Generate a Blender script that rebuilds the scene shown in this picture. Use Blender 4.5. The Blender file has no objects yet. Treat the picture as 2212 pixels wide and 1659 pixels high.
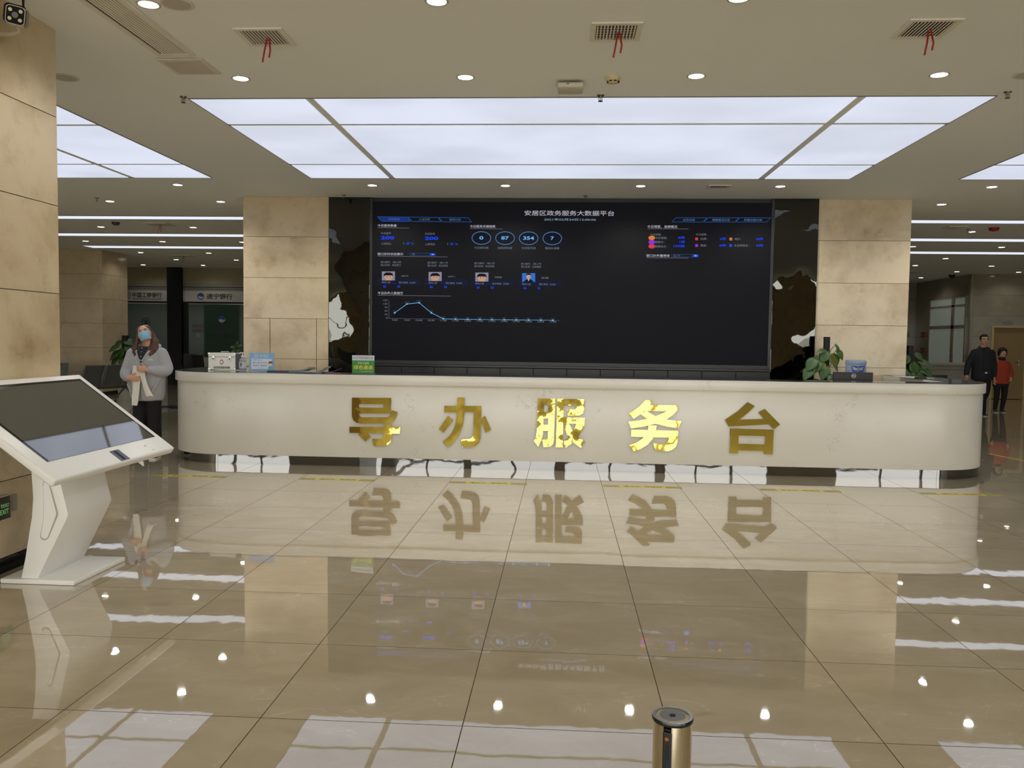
import bpy, bmesh, math, random
from mathutils import Vector, Matrix, Euler
random.seed(7)
SC = bpy.context.scene
COL = SC.collection
R = math.radians
PI = math.pi

# ---------------------------------------------------------------- camera
FPX, YAW, PITCH, ROLL, CAMH = 1805.96, -0.05941, -0.0522975, 0.0135429, 1.49962
def cam_axes():
    cy, sy, cp, sp = math.cos(YAW), math.sin(YAW), math.cos(PITCH), math.sin(PITCH)
    fwd = Vector((sy*cp, cy*cp, sp)); right = Vector((cy, -sy, 0)); up = right.cross(fwd)
    c, s = math.cos(ROLL), math.sin(ROLL)
    return right*c + up*s, up*c - right*s, fwd
RIGHT, UP, FWD = cam_axes()
CAMP = Vector((0, 0, CAMH))
cd = bpy.data.cameras.new('camera'); cam = bpy.data.objects.new('camera', cd); COL.objects.link(cam)
cam.matrix_world = Matrix(((RIGHT.x, UP.x, -FWD.x, 0), (RIGHT.y, UP.y, -FWD.y, 0), (RIGHT.z, UP.z, -FWD.z, CAMH), (0, 0, 0, 1)))
cd.sensor_fit = 'HORIZONTAL'; cd.sensor_width = 36; cd.lens = FPX/2212*36
cd.clip_start = 0.05; cd.clip_end = 300
SC.camera = cam
def at(x, y, axis, val):
    """where the sight line of a photo point meets the plane axis = val (metres)"""
    d = FWD*FPX + RIGHT*(x-1106) - UP*(y-829.5)
    return CAMP + d*((val-CAMP[axis])/d[axis])

# ---------------------------------------------------------------- light of the place
H = 3.56                                   # ceiling height
YF = -7.0                                  # entrance front behind the photographer
w = bpy.data.worlds.new('overcast_sky'); SC.world = w; w.use_nodes = True
bg = w.node_tree.nodes['Background']; bg.inputs[0].default_value = (1.0, 0.98, 0.915, 1); bg.inputs[1].default_value = 5.8
SC.view_settings.view_transform = 'Standard'; SC.view_settings.look = 'None'
SC.view_settings.gamma = 1; SC.view_settings.exposure = 0.0; SC.view_settings.use_curve_mapping = False
cy = SC.cycles
cy.use_denoising = True
try: cy.denoiser = 'OPENIMAGEDENOISE'
except Exception: pass
cy.max_bounces = 9; cy.diffuse_bounces = 4; cy.glossy_bounces = 5; cy.transmission_bounces = 6; cy.transparent_max_bounces = 6
cy.caustics_reflective = False; cy.caustics_refractive = False; cy.sample_clamp_indirect = 6
def portal(x0, x1, z0, z1):
    l = bpy.data.lights.new('daylight_portal', 'AREA'); l.shape = 'RECTANGLE'; l.size = x1-x0; l.size_y = z1-z0; l.cycles.is_portal = True
    o = bpy.data.objects.new('daylight_portal', l); COL.objects.link(o)
    o.location = ((x0+x1)/2, YF, (z0+z1)/2); o.rotation_euler = (R(90), 0, 0)   # faces +Y into the hall
BAYS = [(-14.3, -9.2), (-7.0, -3.4), (-3.2, -0.1), (0.1, 3.2), (3.4, 7.0), (9.3, 15.3)]
ZF = 3.42
for a, b in BAYS: portal(a, b, 0.02, ZF-0.02)
PANEL_E, STRIP_E, SPOT_E = 0.84, 0.95, 14.0
SPOT_W, SPOT_W_REAR, SPOT_COL = 40.0, 14.0, (1.0, 0.975, 0.915)

# ---------------------------------------------------------------- materials
def lin(c):
    return tuple(((v/255)/12.92 if v/255 <= 0.04045 else ((v/255+0.055)/1.055)**2.4) for v in c) + (1,)
MATS = {}
def base(name):
    m = bpy.data.materials.new(name); m.use_nodes = True
    nt = m.node_tree; return m, nt, nt.nodes['Principled BSDF']
def mat(name, col, rough=0.5, metal=0.0, emis=None, es=0.0, spec=0.5, trans=0.0, ior=1.5, alpha=1.0, coat=0.0, var=0.06, vs=14.0):
    """plain surface with a faint procedural mottling"""
    if name in MATS: return MATS[name]
    m, nt, b = base(name)
    c = lin(col) if max(col) > 1 else tuple(col)+(1,)
    b.inputs['Base Color'].default_value = c
    if var and not trans:
        n = nt.nodes.new('ShaderNodeTexNoise'); n.inputs['Scale'].default_value = vs; n.inputs['Detail'].default_value = 3
        tc = nt.nodes.new('ShaderNodeTexCoord'); nt.links.new(tc.outputs['Object'], n.inputs['Vector'])
        r = nt.nodes.new('ShaderNodeMapRange'); r.inputs['To Min'].default_value = 1-var; r.inputs['To Max'].default_value = 1+var
        nt.links.new(n.outputs['Fac'], r.inputs['Value'])
        x = nt.nodes.new('ShaderNodeVectorMath'); x.operation = 'SCALE'; x.inputs[0].default_value = c[:3]
        nt.links.new(r.outputs[0], x.inputs['Scale']); nt.links.new(x.outputs[0], b.inputs['Base Color'])
    b.inputs['Roughness'].default_value = rough; b.inputs['Metallic'].default_value = metal
    b.inputs['Specular IOR Level'].default_value = spec; b.inputs['IOR'].default_value = ior
    b.inputs['Transmission Weight'].default_value = trans; b.inputs['Alpha'].default_value = alpha
    b.inputs['Coat Weight'].default_value = coat
    if emis is not None:
        b.inputs['Emission Color'].default_value = lin(emis) if max(emis) > 1 else tuple(emis)+(1,)
        b.inputs['Emission Strength'].default_value = es
    MATS[name] = m; return m
def nd(nt, kind, **kw):
    n = nt.nodes.new(kind)
    for k, v in kw.items():
        if k in n.inputs: n.inputs[k].default_value = v
        else: setattr(n, k, v)
    return n
def mth(nt, op, a, b=None, clamp=False):
    n = nt.nodes.new('ShaderNodeMath'); n.operation = op; n.use_clamp = clamp
    for i, v in enumerate((a, b)):
        if v is None: continue
        if isinstance(v, (int, float)): n.inputs[i].default_value = v
        else: nt.links.new(v, n.inputs[i])
    return n.outputs[0]
def mix(nt, f, a, b):
    n = nt.nodes.new('ShaderNodeMix'); n.data_type = 'RGBA'
    for s, v in ((n.inputs[0], f), (n.inputs[6], a), (n.inputs[7], b)):
        if isinstance(v, (int, float, tuple)): s.default_value = v
        else: nt.links.new(v, s)
    return n.outputs[2]
def step(nt, v, lo, hi, a=0.0, b=1.0):
    n = nt.nodes.new('ShaderNodeMapRange'); n.interpolation_type = 'SMOOTHSTEP'
    nt.links.new(v, n.inputs['Value'])
    n.inputs['From Min'].default_value = lo; n.inputs['From Max'].default_value = hi
    n.inputs['To Min'].default_value = a; n.inputs['To Max'].default_value = b
    return n.outputs[0]
def noise(nt, co, scale, detail=3.0, rough=0.5, dist=0.0):
    n = nd(nt, 'ShaderNodeTexNoise', Scale=scale, Detail=detail, Roughness=rough, Distortion=dist)
    nt.links.new(co, n.inputs['Vector']); return n
def wpos(nt):
    return nt.nodes.new('ShaderNodeNewGeometry').outputs['Position']

def floor_mat():
    m, nt, b = base('polished_beige_tile'); P = wpos(nt)
    sep = nt.nodes.new('ShaderNodeSeparateXYZ'); nt.links.new(P, sep.inputs[0])
    u = mth(nt, 'DIVIDE', mth(nt, 'ADD', sep.outputs[0], 0.363+80), 0.8)
    v = mth(nt, 'DIVIDE', mth(nt, 'ADD', sep.outputs[1], -3.1585+80), 0.8)
    def edge(t):
        f = mth(nt, 'FRACT', t); return mth(nt, 'MINIMUM', f, mth(nt, 'SUBTRACT', 1.0, f))
    g = mth(nt, 'MINIMUM', edge(u), edge(v))
    grout = step(nt, g, 0.0018, 0.0030, 1.0, 0.0)
    cmb = nt.nodes.new('ShaderNodeCombineXYZ'); nt.links.new(mth(nt, 'FLOOR', u), cmb.inputs[0]); nt.links.new(mth(nt, 'FLOOR', v), cmb.inputs[1])
    wn = nt.nodes.new('ShaderNodeTexWhiteNoise'); nt.links.new(cmb.outputs[0], wn.inputs['Vector'])
    # vein pattern shifts from tile to tile
    off = nt.nodes.new('ShaderNodeVectorMath'); off.operation = 'MULTIPLY_ADD'; nt.links.new(wn.outputs['Color'], off.inputs[0]); off.inputs[1].default_value = (9, 9, 9); nt.links.new(P, off.inputs[2])
    st = nt.nodes.new('ShaderNodeVectorMath'); st.operation = 'MULTIPLY'; nt.links.new(off.outputs[0], st.inputs[0]); st.inputs[1].default_value = (1.0, 1.7, 1)
    cl = noise(nt, st.outputs[0], 2.2, 5, 0.6, 0.6).outputs['Fac']
    vn = noise(nt, st.outputs[0], 1.3, 4, 0.55, 1.6).outputs['Fac']
    vein = step(nt, mth(nt, 'ABSOLUTE', mth(nt, 'SUBTRACT', vn, 0.5)), 0.0, 0.010, 1.0, 0.0)
    vein = mth(nt, 'MULTIPLY', vein, step(nt, cl, 0.5, 0.62))
    c = mix(nt, step(nt, cl, 0.3, 0.7), lin((182, 167, 139)), lin((193, 179, 153)))
    c = mix(nt, mth(nt, 'MULTIPLY', vein, 0.45), c, lin((218, 206, 180)))
    br = mth(nt, 'ADD', 0.97, mth(nt, 'MULTIPLY', wn.outputs['Value'], 0.06))
    s = nt.nodes.new('ShaderNodeVectorMath'); s.operation = 'SCALE'; nt.links.new(c, s.inputs[0]); nt.links.new(br, s.inputs['Scale'])
    c = mix(nt, grout, s.outputs[0], lin((58, 48, 34)))
    nt.links.new(c, b.inputs['Base Color'])
    ng = mth(nt, 'SUBTRACT', 1.0, grout); nt.links.new(mth(nt, 'MULTIPLY', ng, 0.7), b.inputs['Coat Weight']); nt.links.new(mth(nt, 'MULTIPLY', ng, 0.5), b.inputs['Specular IOR Level'])
    nt.links.new(mth(nt, 'ADD', 0.018, mth(nt, 'MULTIPLY', grout, 0.5)), b.inputs['Roughness'])
    b.inputs['IOR'].default_value = 1.9; b.inputs['Coat Roughness'].default_value = 0.02; b.inputs['Coat IOR'].default_value = 1.5
    # each tile sits a hair out of level and is polished slightly wavy
    w1 = noise(nt, P, 2.2, 1, 0.4).outputs['Color']; w2 = noise(nt, P, 13.0, 2, 0.5).outputs['Color']
    def amp(col, k):
        a = nt.nodes.new('ShaderNodeVectorMath'); a.operation = 'SUBTRACT'; nt.links.new(col, a.inputs[0]); a.inputs[1].default_value = (.5, .5, .5)
        q = nt.nodes.new('ShaderNodeVectorMath'); q.operation = 'MULTIPLY'; nt.links.new(a.outputs[0], q.inputs[0]); q.inputs[1].default_value = (k, k, 0); return q.outputs[0]
    def add(a, c2):
        q = nt.nodes.new('ShaderNodeVectorMath'); q.operation = 'ADD'
        for i, x in enumerate((a, c2)):
            if isinstance(x, tuple): q.inputs[i].default_value = x
            else: nt.links.new(x, q.inputs[i])
        return q.outputs[0]
    nn = add(add(amp(wn.outputs['Color'], 0.0016), amp(w1, 0.004)), add(amp(w2, 0.0048), (0, 0, 1)))
    nz = nt.nodes.new('ShaderNodeVectorMath'); nz.operation = 'NORMALIZE'; nt.links.new(nn, nz.inputs[0]); nt.links.new(nz.outputs[0], b.inputs['Normal']); nt.links.new(nz.outputs[0], b.inputs['Coat Normal'])
    return m

def stone_mat(name, light, dark, rough=0.2, seam=True, seed=0.0, patch=1.0):
    """honed travertine cladding in 0.6 m courses"""
    m, nt, b = base(name); P = wpos(nt)
    off = nt.nodes.new('ShaderNodeVectorMath'); off.operation = 'ADD'; nt.links.new(P, off.inputs[0]); off.inputs[1].default_value = (seed, seed*1.7, 0)
    sep = nt.nodes.new('ShaderNodeSeparateXYZ'); nt.links.new(P, sep.inputs[0])
    t = mth(nt, 'DIVIDE', mth(nt, 'ADD', sep.outputs[2], 0.6*4-0.577), 0.6)
    row = mth(nt, 'FLOOR', t)
    sh = nt.nodes.new('ShaderNodeCombineXYZ'); nt.links.new(mth(nt, 'MULTIPLY', row, 3.1), sh.inputs[0]); nt.links.new(mth(nt, 'MULTIPLY', row, 1.3), sh.inputs[1])
    o2 = nt.nodes.new('ShaderNodeVectorMath'); o2.operation = 'ADD'; nt.links.new(off.outputs[0], o2.inputs[0]); nt.links.new(sh.outputs[0], o2.inputs[1])
    a = noise(nt, o2.outputs[0], 1.6, 5, 0.6, 0.3).outputs['Fac']
    c1 = noise(nt, o2.outputs[0], 6.0, 4, 0.65).outputs['Fac']
    fine = noise(nt, o2.outputs[0], 45.0, 2, 0.5).outputs['Fac']
    f = mth(nt, 'ADD', mth(nt, 'MULTIPLY', step(nt, a, 0.42, 0.72), 0.65*patch), mth(nt, 'MULTIPLY', step(nt, c1, 0.5, 0.75), 0.35))
    c = mix(nt, f, lin(light), lin(dark))
    pit = mth(nt, 'MULTIPLY', step(nt, fine, 0.66, 0.74), step(nt, c1, 0.52, 0.6))
    c = mix(nt, mth(nt, 'MULTIPLY', pit, 0.35), c, lin([int(v*0.6) for v in dark]))
    if seam:
        fr = mth(nt, 'FRACT', t); e = mth(nt, 'MINIMUM', fr, mth(nt, 'SUBTRACT', 1.0, fr))
        sm = step(nt, e, 0.0028, 0.0052, 1.0, 0.0); c = mix(nt, sm, c, lin([int(v*0.35) for v in dark]))
    nt.links.new(c, b.inputs['Base Color']); b.inputs['Roughness'].default_value = rough; b.inputs['IOR'].default_value = 1.5
    return m

def quartz_mat():
    m, nt, b = base('white_quartz'); P = wpos(nt)
    n1 = noise(nt, P, 6.5, 5, 0.62, 1.2).outputs['Fac']; n2 = noise(nt, P, 2.1, 3, 0.5).outputs['Fac']
    n3 = noise(nt, P, 28.0, 3, 0.6, 0.8).outputs['Fac']; cl = noise(nt, P, 1.1, 3, 0.5).outputs['Fac']
    vein = mth(nt, 'MULTIPLY', step(nt, mth(nt, 'ABSOLUTE', mth(nt, 'SUBTRACT', n1, 0.5)), 0.004, 0.018, 1, 0), step(nt, n2, 0.62, 0.68))
    spot = mth(nt, 'MULTIPLY', step(nt, n3, 0.68, 0.73), step(nt, n2, 0.45, 0.55))
    blot = mth(nt, 'MULTIPLY', step(nt, n1, 0.66, 0.70), step(nt, n2, 0.60, 0.66))
    c = mix(nt, step(nt, cl, 0.3, 0.7), lin((216, 212, 200)), lin((224, 220, 210)))
    c = mix(nt, mth(nt, 'MULTIPLY', mth(nt, 'MAXIMUM', mth(nt, 'MAXIMUM', vein, spot), blot), 0.32), c, lin((112, 106, 96)))
    nt.links.new(c, b.inputs['Base Color']); b.inputs['Roughness'].default_value = 0.28
    return m

def wavy_metal(name, col, metal, rough, scale, k, tilt=(0, 0, 0), seed=0.0, k2=0.0, scale2=9.0):
    """buckled sheet metal: mirror with a slow ripple in it"""
    m, nt, b = base(name); P = wpos(nt)
    off = nt.nodes.new('ShaderNodeVectorMath'); off.operation = 'ADD'; nt.links.new(P, off.inputs[0]); off.inputs[1].default_value = (seed, seed, seed)
    b.inputs['Base Color'].default_value = lin(col); b.inputs['Metallic'].default_value = metal; b.inputs['Roughness'].default_value = rough
    g = nt.nodes.new('ShaderNodeNewGeometry')
    acc = g.outputs['Normal']
    for sc, kk in ((scale, k), (scale2, k2)):
        if not kk: continue
        n = noise(nt, off.outputs[0], sc, 2, 0.45).outputs['Color']
        a = nt.nodes.new('ShaderNodeVectorMath'); a.operation = 'SUBTRACT'; nt.links.new(n, a.inputs[0]); a.inputs[1].default_value = (.5, .5, .5)
        s = nt.nodes.new('ShaderNodeVectorMath'); s.operation = 'SCALE'; nt.links.new(a.outputs[0], s.inputs[0]); s.inputs['Scale'].default_value = kk
        d = nt.nodes.new('ShaderNodeVectorMath'); d.operation = 'ADD'; nt.links.new(acc, d.inputs[0]); nt.links.new(s.outputs[0], d.inputs[1]); acc = d.outputs[0]
    d = nt.nodes.new('ShaderNodeVectorMath'); d.operation = 'ADD'; nt.links.new(acc, d.inputs[0]); d.inputs[1].default_value = tilt
    z = nt.nodes.new('ShaderNodeVectorMath'); z.operation = 'NORMALIZE'; nt.links.new(d.outputs[0], z.inputs[0])
    nt.links.new(z.outputs[0], b.inputs['Normal'])
    return m
def lightbox(name, col, es, cloud=0.0):
    m, nt, b = base(name)
    b.inputs['Base Color'].default_value = (0.2, 0.2, 0.2, 1); b.inputs['Roughness'].default_value = 0.6
    b.inputs['Emission Color'].default_value = lin(col); b.inputs['Emission Strength'].default_value = es
    if cloud:   # LED strips behind the film shine through unevenly
        n = noise(nt, wpos(nt), 0.7, 2, 0.5).outputs['Fac']
        nt.links.new(step(nt, n, 0.3, 0.7, es*(1-cloud), es*(1+cloud*0.6)), b.inputs['Emission Strength'])
    return m
def glow(name, col, es):
    return mat(name, (6, 6, 7), 0.6, emis=col, es=es, spec=0.1, var=0)

M_FLOOR = floor_mat()
M_CEIL = mat('white_ceiling_paint', (238, 242, 241), 0.75, var=0.015, vs=1.5)
M_STONE = stone_mat('beige_stone', (208, 190, 157), (164, 141, 104), 0.28)
M_STONE2 = stone_mat('beige_stone_pale', (212, 196, 166), (170, 147, 111), 0.28, seed=5.3)
M_STONE_FAR = stone_mat('beige_stone_far', (196, 180, 148), (170, 150, 114), 0.14, seed=11.0, patch=0.7)
M_GREY = stone_mat('grey_marble', (146, 139, 120), (124, 117, 99), 0.08, seed=3.0)
M_QUARTZ = quartz_mat()
M_SLATE = mat('dark_slate_top', (52, 54, 60), 0.12)
M_BLACKG = mat('black_gloss', (10, 11, 11), 0.03, var=0.02)
M_BLACK = mat('black_plastic', (16, 16, 17), 0.4)
M_BLACKM = mat('black_matte', (14, 14, 14), 0.7)
M_WHITE = mat('white_paint', (226, 224, 218), 0.35, var=0.02)
M_WHITEG = mat('white_gloss_steel', (232, 231, 228), 0.3, var=0.01)
M_CREAM = mat('cream_plastic', (205, 192, 152), 0.4)
M_CHROME = mat('chrome', (205, 205, 205), 0.12, 1.0, var=0.02)
M_STEEL = mat('brushed_steel', (150, 150, 150), 0.3, 1.0)
M_DSTEEL = mat('dark_steel', (70, 72, 72), 0.4, 0.6)
M_SPOT = lightbox('downlight_lens', (255, 250, 240), SPOT_E)
M_PANEL = lightbox('stretch_ceiling_film', (228, 236, 255), PANEL_E, 0.10)
M_STRIP = lightbox('strip_light_film', (236, 242, 255), STRIP_E)
M_RED = mat('red_ribbon', (150, 28, 20), 0.6)
M_SKIN = mat('skin', (205, 158, 128), 0.5, vs=30)
M_HAIRB = mat('brown_hair', (84, 54, 34), 0.5, var=0.3, vs=60)
M_HAIRK = mat('black_hair', (18, 15, 13), 0.7, var=0.2, vs=60)
M_EYEW = mat('eye_white', (225, 220, 212), 0.3, var=0)
M_EYED = mat('eye_dark', (22, 14, 10), 0.2, var=0)
M_LIP = mat('lips', (165, 92, 82), 0.45)

# ---------------------------------------------------------------- mesh helpers
def frame(o, x, y, z):
    return Matrix(((x[0], y[0], z[0], o[0]), (x[1], y[1], z[1], o[1]), (x[2], y[2], z[2], o[2]), (0, 0, 0, 1)))
def face_cam(x, y, z):          # a board looking towards -Y: text x -> X, text y -> Z
    return frame((x, y, z), (1, 0, 0), (0, 0, 1), (0, -1, 0))
TCACHE = {}
def text_geo(s, off=0.0, ext=0.0):
    k = (s, off, ext)
    if k not in TCACHE:
        cu = bpy.data.curves.new('lettering', 'FONT'); cu.body = s; cu.size = 1; cu.offset = off; cu.extrude = ext; cu.resolution_u = 2
        ob = bpy.data.objects.new('lettering', cu)
        me = bpy.data.meshes.new_from_object(ob)
        vs = [tuple(v.co) for v in me.vertices]; fs = [tuple(p.vertices) for p in me.polygons]
        bpy.data.objects.remove(ob); bpy.data.curves.remove(cu); bpy.data.meshes.remove(me)
        if not vs: vs = [(0, 0, 0), (.01, 0, 0), (0, .01, 0)]; fs = [(0, 1, 2)]
        xs = [v[0] for v in vs]; ys = [v[1] for v in vs]
        TCACHE[k] = (vs, fs, min(xs), max(xs), min(ys), max(ys))
    return TCACHE[k]
class MB:
    def __init__(s): s.v = []; s.f = []; s.mi = []
    def add(s, vs, fs, M=None, mi=0):
        b = len(s.v)
        s.v += [tuple(M @ Vector(p)) if M else tuple(p) for p in vs]
        for f in fs: s.f.append(tuple(b+i for i in f)); s.mi.append(mi)
        return s
    def box(s, x0, x1, y0, y1, z0, z1, M=None, mi=0):
        vs = [(x, y, z) for z in (z0, z1) for y in (y0, y1) for x in (x0, x1)]
        return s.add(vs, [(0, 2, 3, 1), (4, 5, 7, 6), (0, 1, 5, 4), (2, 6, 7, 3), (0, 4, 6, 2), (1, 3, 7, 5)], M, mi)
    def prism(s, poly, z0, z1, M=None, mi=0):
        n = len(poly)
        if sum(poly[i][0]*poly[(i+1) % n][1]-poly[(i+1) % n][0]*poly[i][1] for i in range(n)) < 0: poly = poly[::-1]
        vs = [(p[0], p[1], z0) for p in poly]+[(p[0], p[1], z1) for p in poly]
        fs = [tuple(range(n-1, -1, -1)), tuple(range(n, 2*n))]+[(i, (i+1) % n, n+(i+1) % n, n+i) for i in range(n)]
        return s.add(vs, fs, M, mi)
    def flat(s, poly, M=None, mi=0, z=0.0):
        n = len(poly)
        if sum(poly[i][0]*poly[(i+1) % n][1]-poly[(i+1) % n][0]*poly[i][1] for i in range(n)) < 0: poly = poly[::-1]
        return s.add([(p[0], p[1], z) for p in poly], [tuple(range(n))], M, mi)
    def loft(s, rings, M=None, mi=0, cap=True, closed=False):
        n = len(rings[0]); vs = [p for r in rings for p in r]; fs = []
        m = len(rings)
        for k in range(m if closed else m-1):
            a, b = k*n, ((k+1) % m)*n
            for i in range(n): fs.append((a+i, a+(i+1) % n, b+(i+1) % n, b+i))
        if cap and not closed: fs.append(tuple(range(n-1, -1, -1))); fs.append(tuple(range((m-1)*n, m*n)))
        return s.add(vs, fs, M, mi)
    def tube(s, pts, rad, n=10, M=None, mi=0, sq=1.0):
        pts = [Vector(p) for p in pts]; m = len(pts)
        if isinstance(rad, (int, float)): rad = [rad]*m
        rings = []; prev = None
        for i in range(m):
            t = (pts[min(i+1, m-1)]-pts[max(i-1, 0)]).normalized()
            if prev is None: u = t.orthogonal().normalized()
            else: u = (prev-t*prev.dot(t)).normalized()
            prev = u; v = t.cross(u)
            rings.append([tuple(pts[i]+(u*math.cos(2*PI*k/n)+v*math.sin(2*PI*k/n)*sq)*rad[i]) for k in range(n)])
        return s.loft(rings, M, mi)
    def cyl(s, p0, p1, r0, r1=None, n=20, M=None, mi=0):
        return s.tube([p0, p1], [r0, r0 if r1 is None else r1], n, M, mi)
    def lathe(s, prof, n=28, M=None, mi=0):
        rings = [[(r*math.cos(2*PI*k/n), r*math.sin(2*PI*k/n), z) for k in range(n)] for r, z in prof]
        return s.loft(rings, M, mi)
    def ball(s, c, r, n=16, m=10, M=None, mi=0):
        if isinstance(r, (int, float)): r = (r, r, r)
        rings = []
        for j in range(1, m):
            t = PI*j/m
            rings.append([(c[0]+r[0]*math.sin(t)*math.cos(2*PI*k/n), c[1]+r[1]*math.sin(t)*math.sin(2*PI*k/n), c[2]-r[2]*math.cos(t)) for k in range(n)])
        vs = [p for q in rings for p in q]; fs = []
        for j in range(m-2):
            for k in range(n): fs.append((j*n+k, j*n+(k+1) % n, (j+1)*n+(k+1) % n, (j+1)*n+k))
        vs += [(c[0], c[1], c[2]-r[2]), (c[0], c[1], c[2]+r[2])]; a = len(vs)-2
        for k in range(n):
            fs.append((a, (k+1) % n, k)); fs.append((a+1, (m-2)*n+k, (m-2)*n+(k+1) % n))
        return s.add(vs, fs, M, mi)
    def disc(s, c, r, n=24, M=None, mi=0, ry=None):
        return s.flat([(c[0]+r*math.cos(2*PI*k/n), c[1]+(ry or r)*math.sin(2*PI*k/n)) for k in range(n)], M, mi, c[2] if len(c) > 2 else 0)
    def ring(s, c, r, t, n=28, M=None, mi=0, ry=None, z=0.0):
        ry = ry or r; k2 = (r-t)/r
        o = [(c[0]+r*math.cos(2*PI*k/n), c[1]+ry*math.sin(2*PI*k/n), z) for k in range(n)]
        i = [(c[0]+(r-t)*math.cos(2*PI*k/n), c[1]+(ry-t)*math.sin(2*PI*k/n), z) for k in range(n)]
        return s.add(o+i, [(k, (k+1) % n, n+(k+1) % n, n+k) for k in range(n)], M, mi)
    def line(s, pts, wd, M=None, mi=0, z=0.0):
        for a, b in zip(pts, pts[1:]):
            a = Vector(a[:2]); b = Vector(b[:2]); d = (b-a)
            if d.length < 1e-7: continue
            d.normalize(); q = Vector((-d.y, d.x))*wd/2
            s.add([(a.x+q.x, a.y+q.y, z), (a.x-q.x, a.y-q.y, z), (b.x-q.x, b.y-q.y, z), (b.x+q.x, b.y+q.y, z)], [(0, 1, 2, 3)], M, mi)
        return s
    def text(s, t, x0, x1, y0, y1, M=None, mi=0, off=0.0, ext=0.0, z=0.0, keep=False):
        """lettering stretched to fill the rectangle; keep=True keeps its own proportions, centred"""
        vs, fs, a, b, c, d = text_geo(t, off, ext)
        sx = (x1-x0)/max(b-a, 1e-6); sy = (y1-y0)/max(d-c, 1e-6)
        if keep: sx = sy = min(sx, sy)
        cx, cyy = (x0+x1)/2, (y0+y1)/2
        pts = [(cx+(p[0]-(a+b)/2)*sx, cyy+(p[1]-(c+d)/2)*sy, z+p[2]*sy) for p in vs]
        return s.add(pts, fs, M, mi)
    def mesh(s, name, mats, bevel=0.0, smooth=None, seg=2):
        me = bpy.data.meshes.new(name); me.from_pydata(s.v, [], s.f)
        if not isinstance(mats, (list, tuple)): mats = [mats]
        for m in mats: me.materials.append(m)
        if len(mats) > 1: me.polygons.foreach_set('material_index', s.mi)
        if bevel:
            bm = bmesh.new(); bm.from_mesh(me)
            bmesh.ops.recalc_face_normals(bm, faces=bm.faces)
            es = [e for e in bm.edges if len(e.link_faces) == 2 and e.calc_face_angle(0) > R(28)]
            bmesh.ops.bevel(bm, geom=es, offset=bevel, segments=seg, profile=0.5, affect='EDGES', clamp_overlap=True)
            bm.to_mesh(me); bm.free()
        if smooth is not None:
            me.polygons.foreach_set('use_smooth', [True]*len(me.polygons)); me.set_sharp_from_angle(angle=R(smooth))
        me.update(); return me
    def build(s, name, mats, parent=None, bevel=0.0, smooth=None, seg=2, loc=None, rot=None):
        o = bpy.data.objects.new(name, s.mesh(name, mats, bevel, smooth, seg)); COL.objects.link(o)
        if parent: o.parent = parent
        if loc is not None: o.location = loc
        if rot is not None: o.rotation_euler = rot
        return o
def remesh(mb, name, mats, voxel, it=4, parent=None, fac=0.5):
    """fuse overlapping lumps into one continuous skin"""
    ob = bpy.data.objects.new('lump', mb.mesh('lump', mats)); COL.objects.link(ob)
    r = ob.modifiers.new('r', 'REMESH'); r.mode = 'VOXEL'; r.voxel_size = voxel; r.use_smooth_shade = True
    sm = ob.modifiers.new('s', 'SMOOTH'); sm.factor = fac; sm.iterations = it
    dg = bpy.context.evaluated_depsgraph_get()
    me = bpy.data.meshes.new_from_object(ob.evaluated_get(dg)); old = ob.data
    bpy.data.objects.remove(ob); bpy.data.meshes.remove(old)
    me.name = name; me.materials.clear()
    me.materials.append(mats)
    me.polygons.foreach_set('use_smooth', [True]*len(me.polygons))
    o = bpy.data.objects.new(name, me); COL.objects.link(o)
    if parent: o.parent = parent
    return o
def tag(o, label=None, cat=None, group=None, kind=None):
    if label: o['label'] = label
    if cat: o['category'] = cat
    if group: o['group'] = group
    if kind: o['kind'] = kind
    return o
def thing(name, label, cat, loc=(0, 0, 0), rotz=0, group=None):
    o = bpy.data.objects.new(name, None); COL.objects.link(o); o.empty_display_size = 0.1
    o.location = loc; o.rotation_euler = (0, 0, rotz)
    return tag(o, label, cat, group)
def struct(name, mb, m, **kw):
    return tag(mb.build(name, m, **kw), kind='structure')
def clone(root, loc=None, rotz=None, label=None, group=None):
    def cp(o, parent):
        c = o.copy(); COL.objects.link(c)
        if parent is not None: c.parent = parent
        for ch in list(o.children): cp(ch, c)
        return c
    c = cp(root, None)
    if loc is not None: c.location = loc
    if rotz is not None: c.rotation_euler.z = rotz
    if label: c['label'] = label
    if group: c['group'] = group
    return c
ORD = ['first', 'second', 'third', 'fourth', 'fifth', 'sixth', 'seventh', 'eighth']

# ---------------------------------------------------------------- the hall itself
XL, XR, YB = -14.5, 15.6, 28.6
struct('floor', MB().box(XL-0.3, XR+0.3, YF-0.3, YB+0.3, -0.15, 0.0), M_FLOOR)
struct('ceiling', MB().box(XL-0.3, XR+0.3, YF-0.3, YB+0.3, H, H+0.2), M_CEIL)
struct('floor_outside', MB().box(-40, 40, -40, YF-0.31, -0.25, -0.02), mat('pale_paving', (178, 174, 164), 0.8))
M_WALLP = mat('warm_wall_paint', (176, 166, 142), 0.6, var=0.02, vs=1.0)
struct('wall_left', MB().box(XL-0.3, XL, YF, YB, 0, H), M_STONE_FAR)
struct('wall_right', MB().box(XR, XR+0.3, YF, YB, 0, H), M_GREY)
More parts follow.
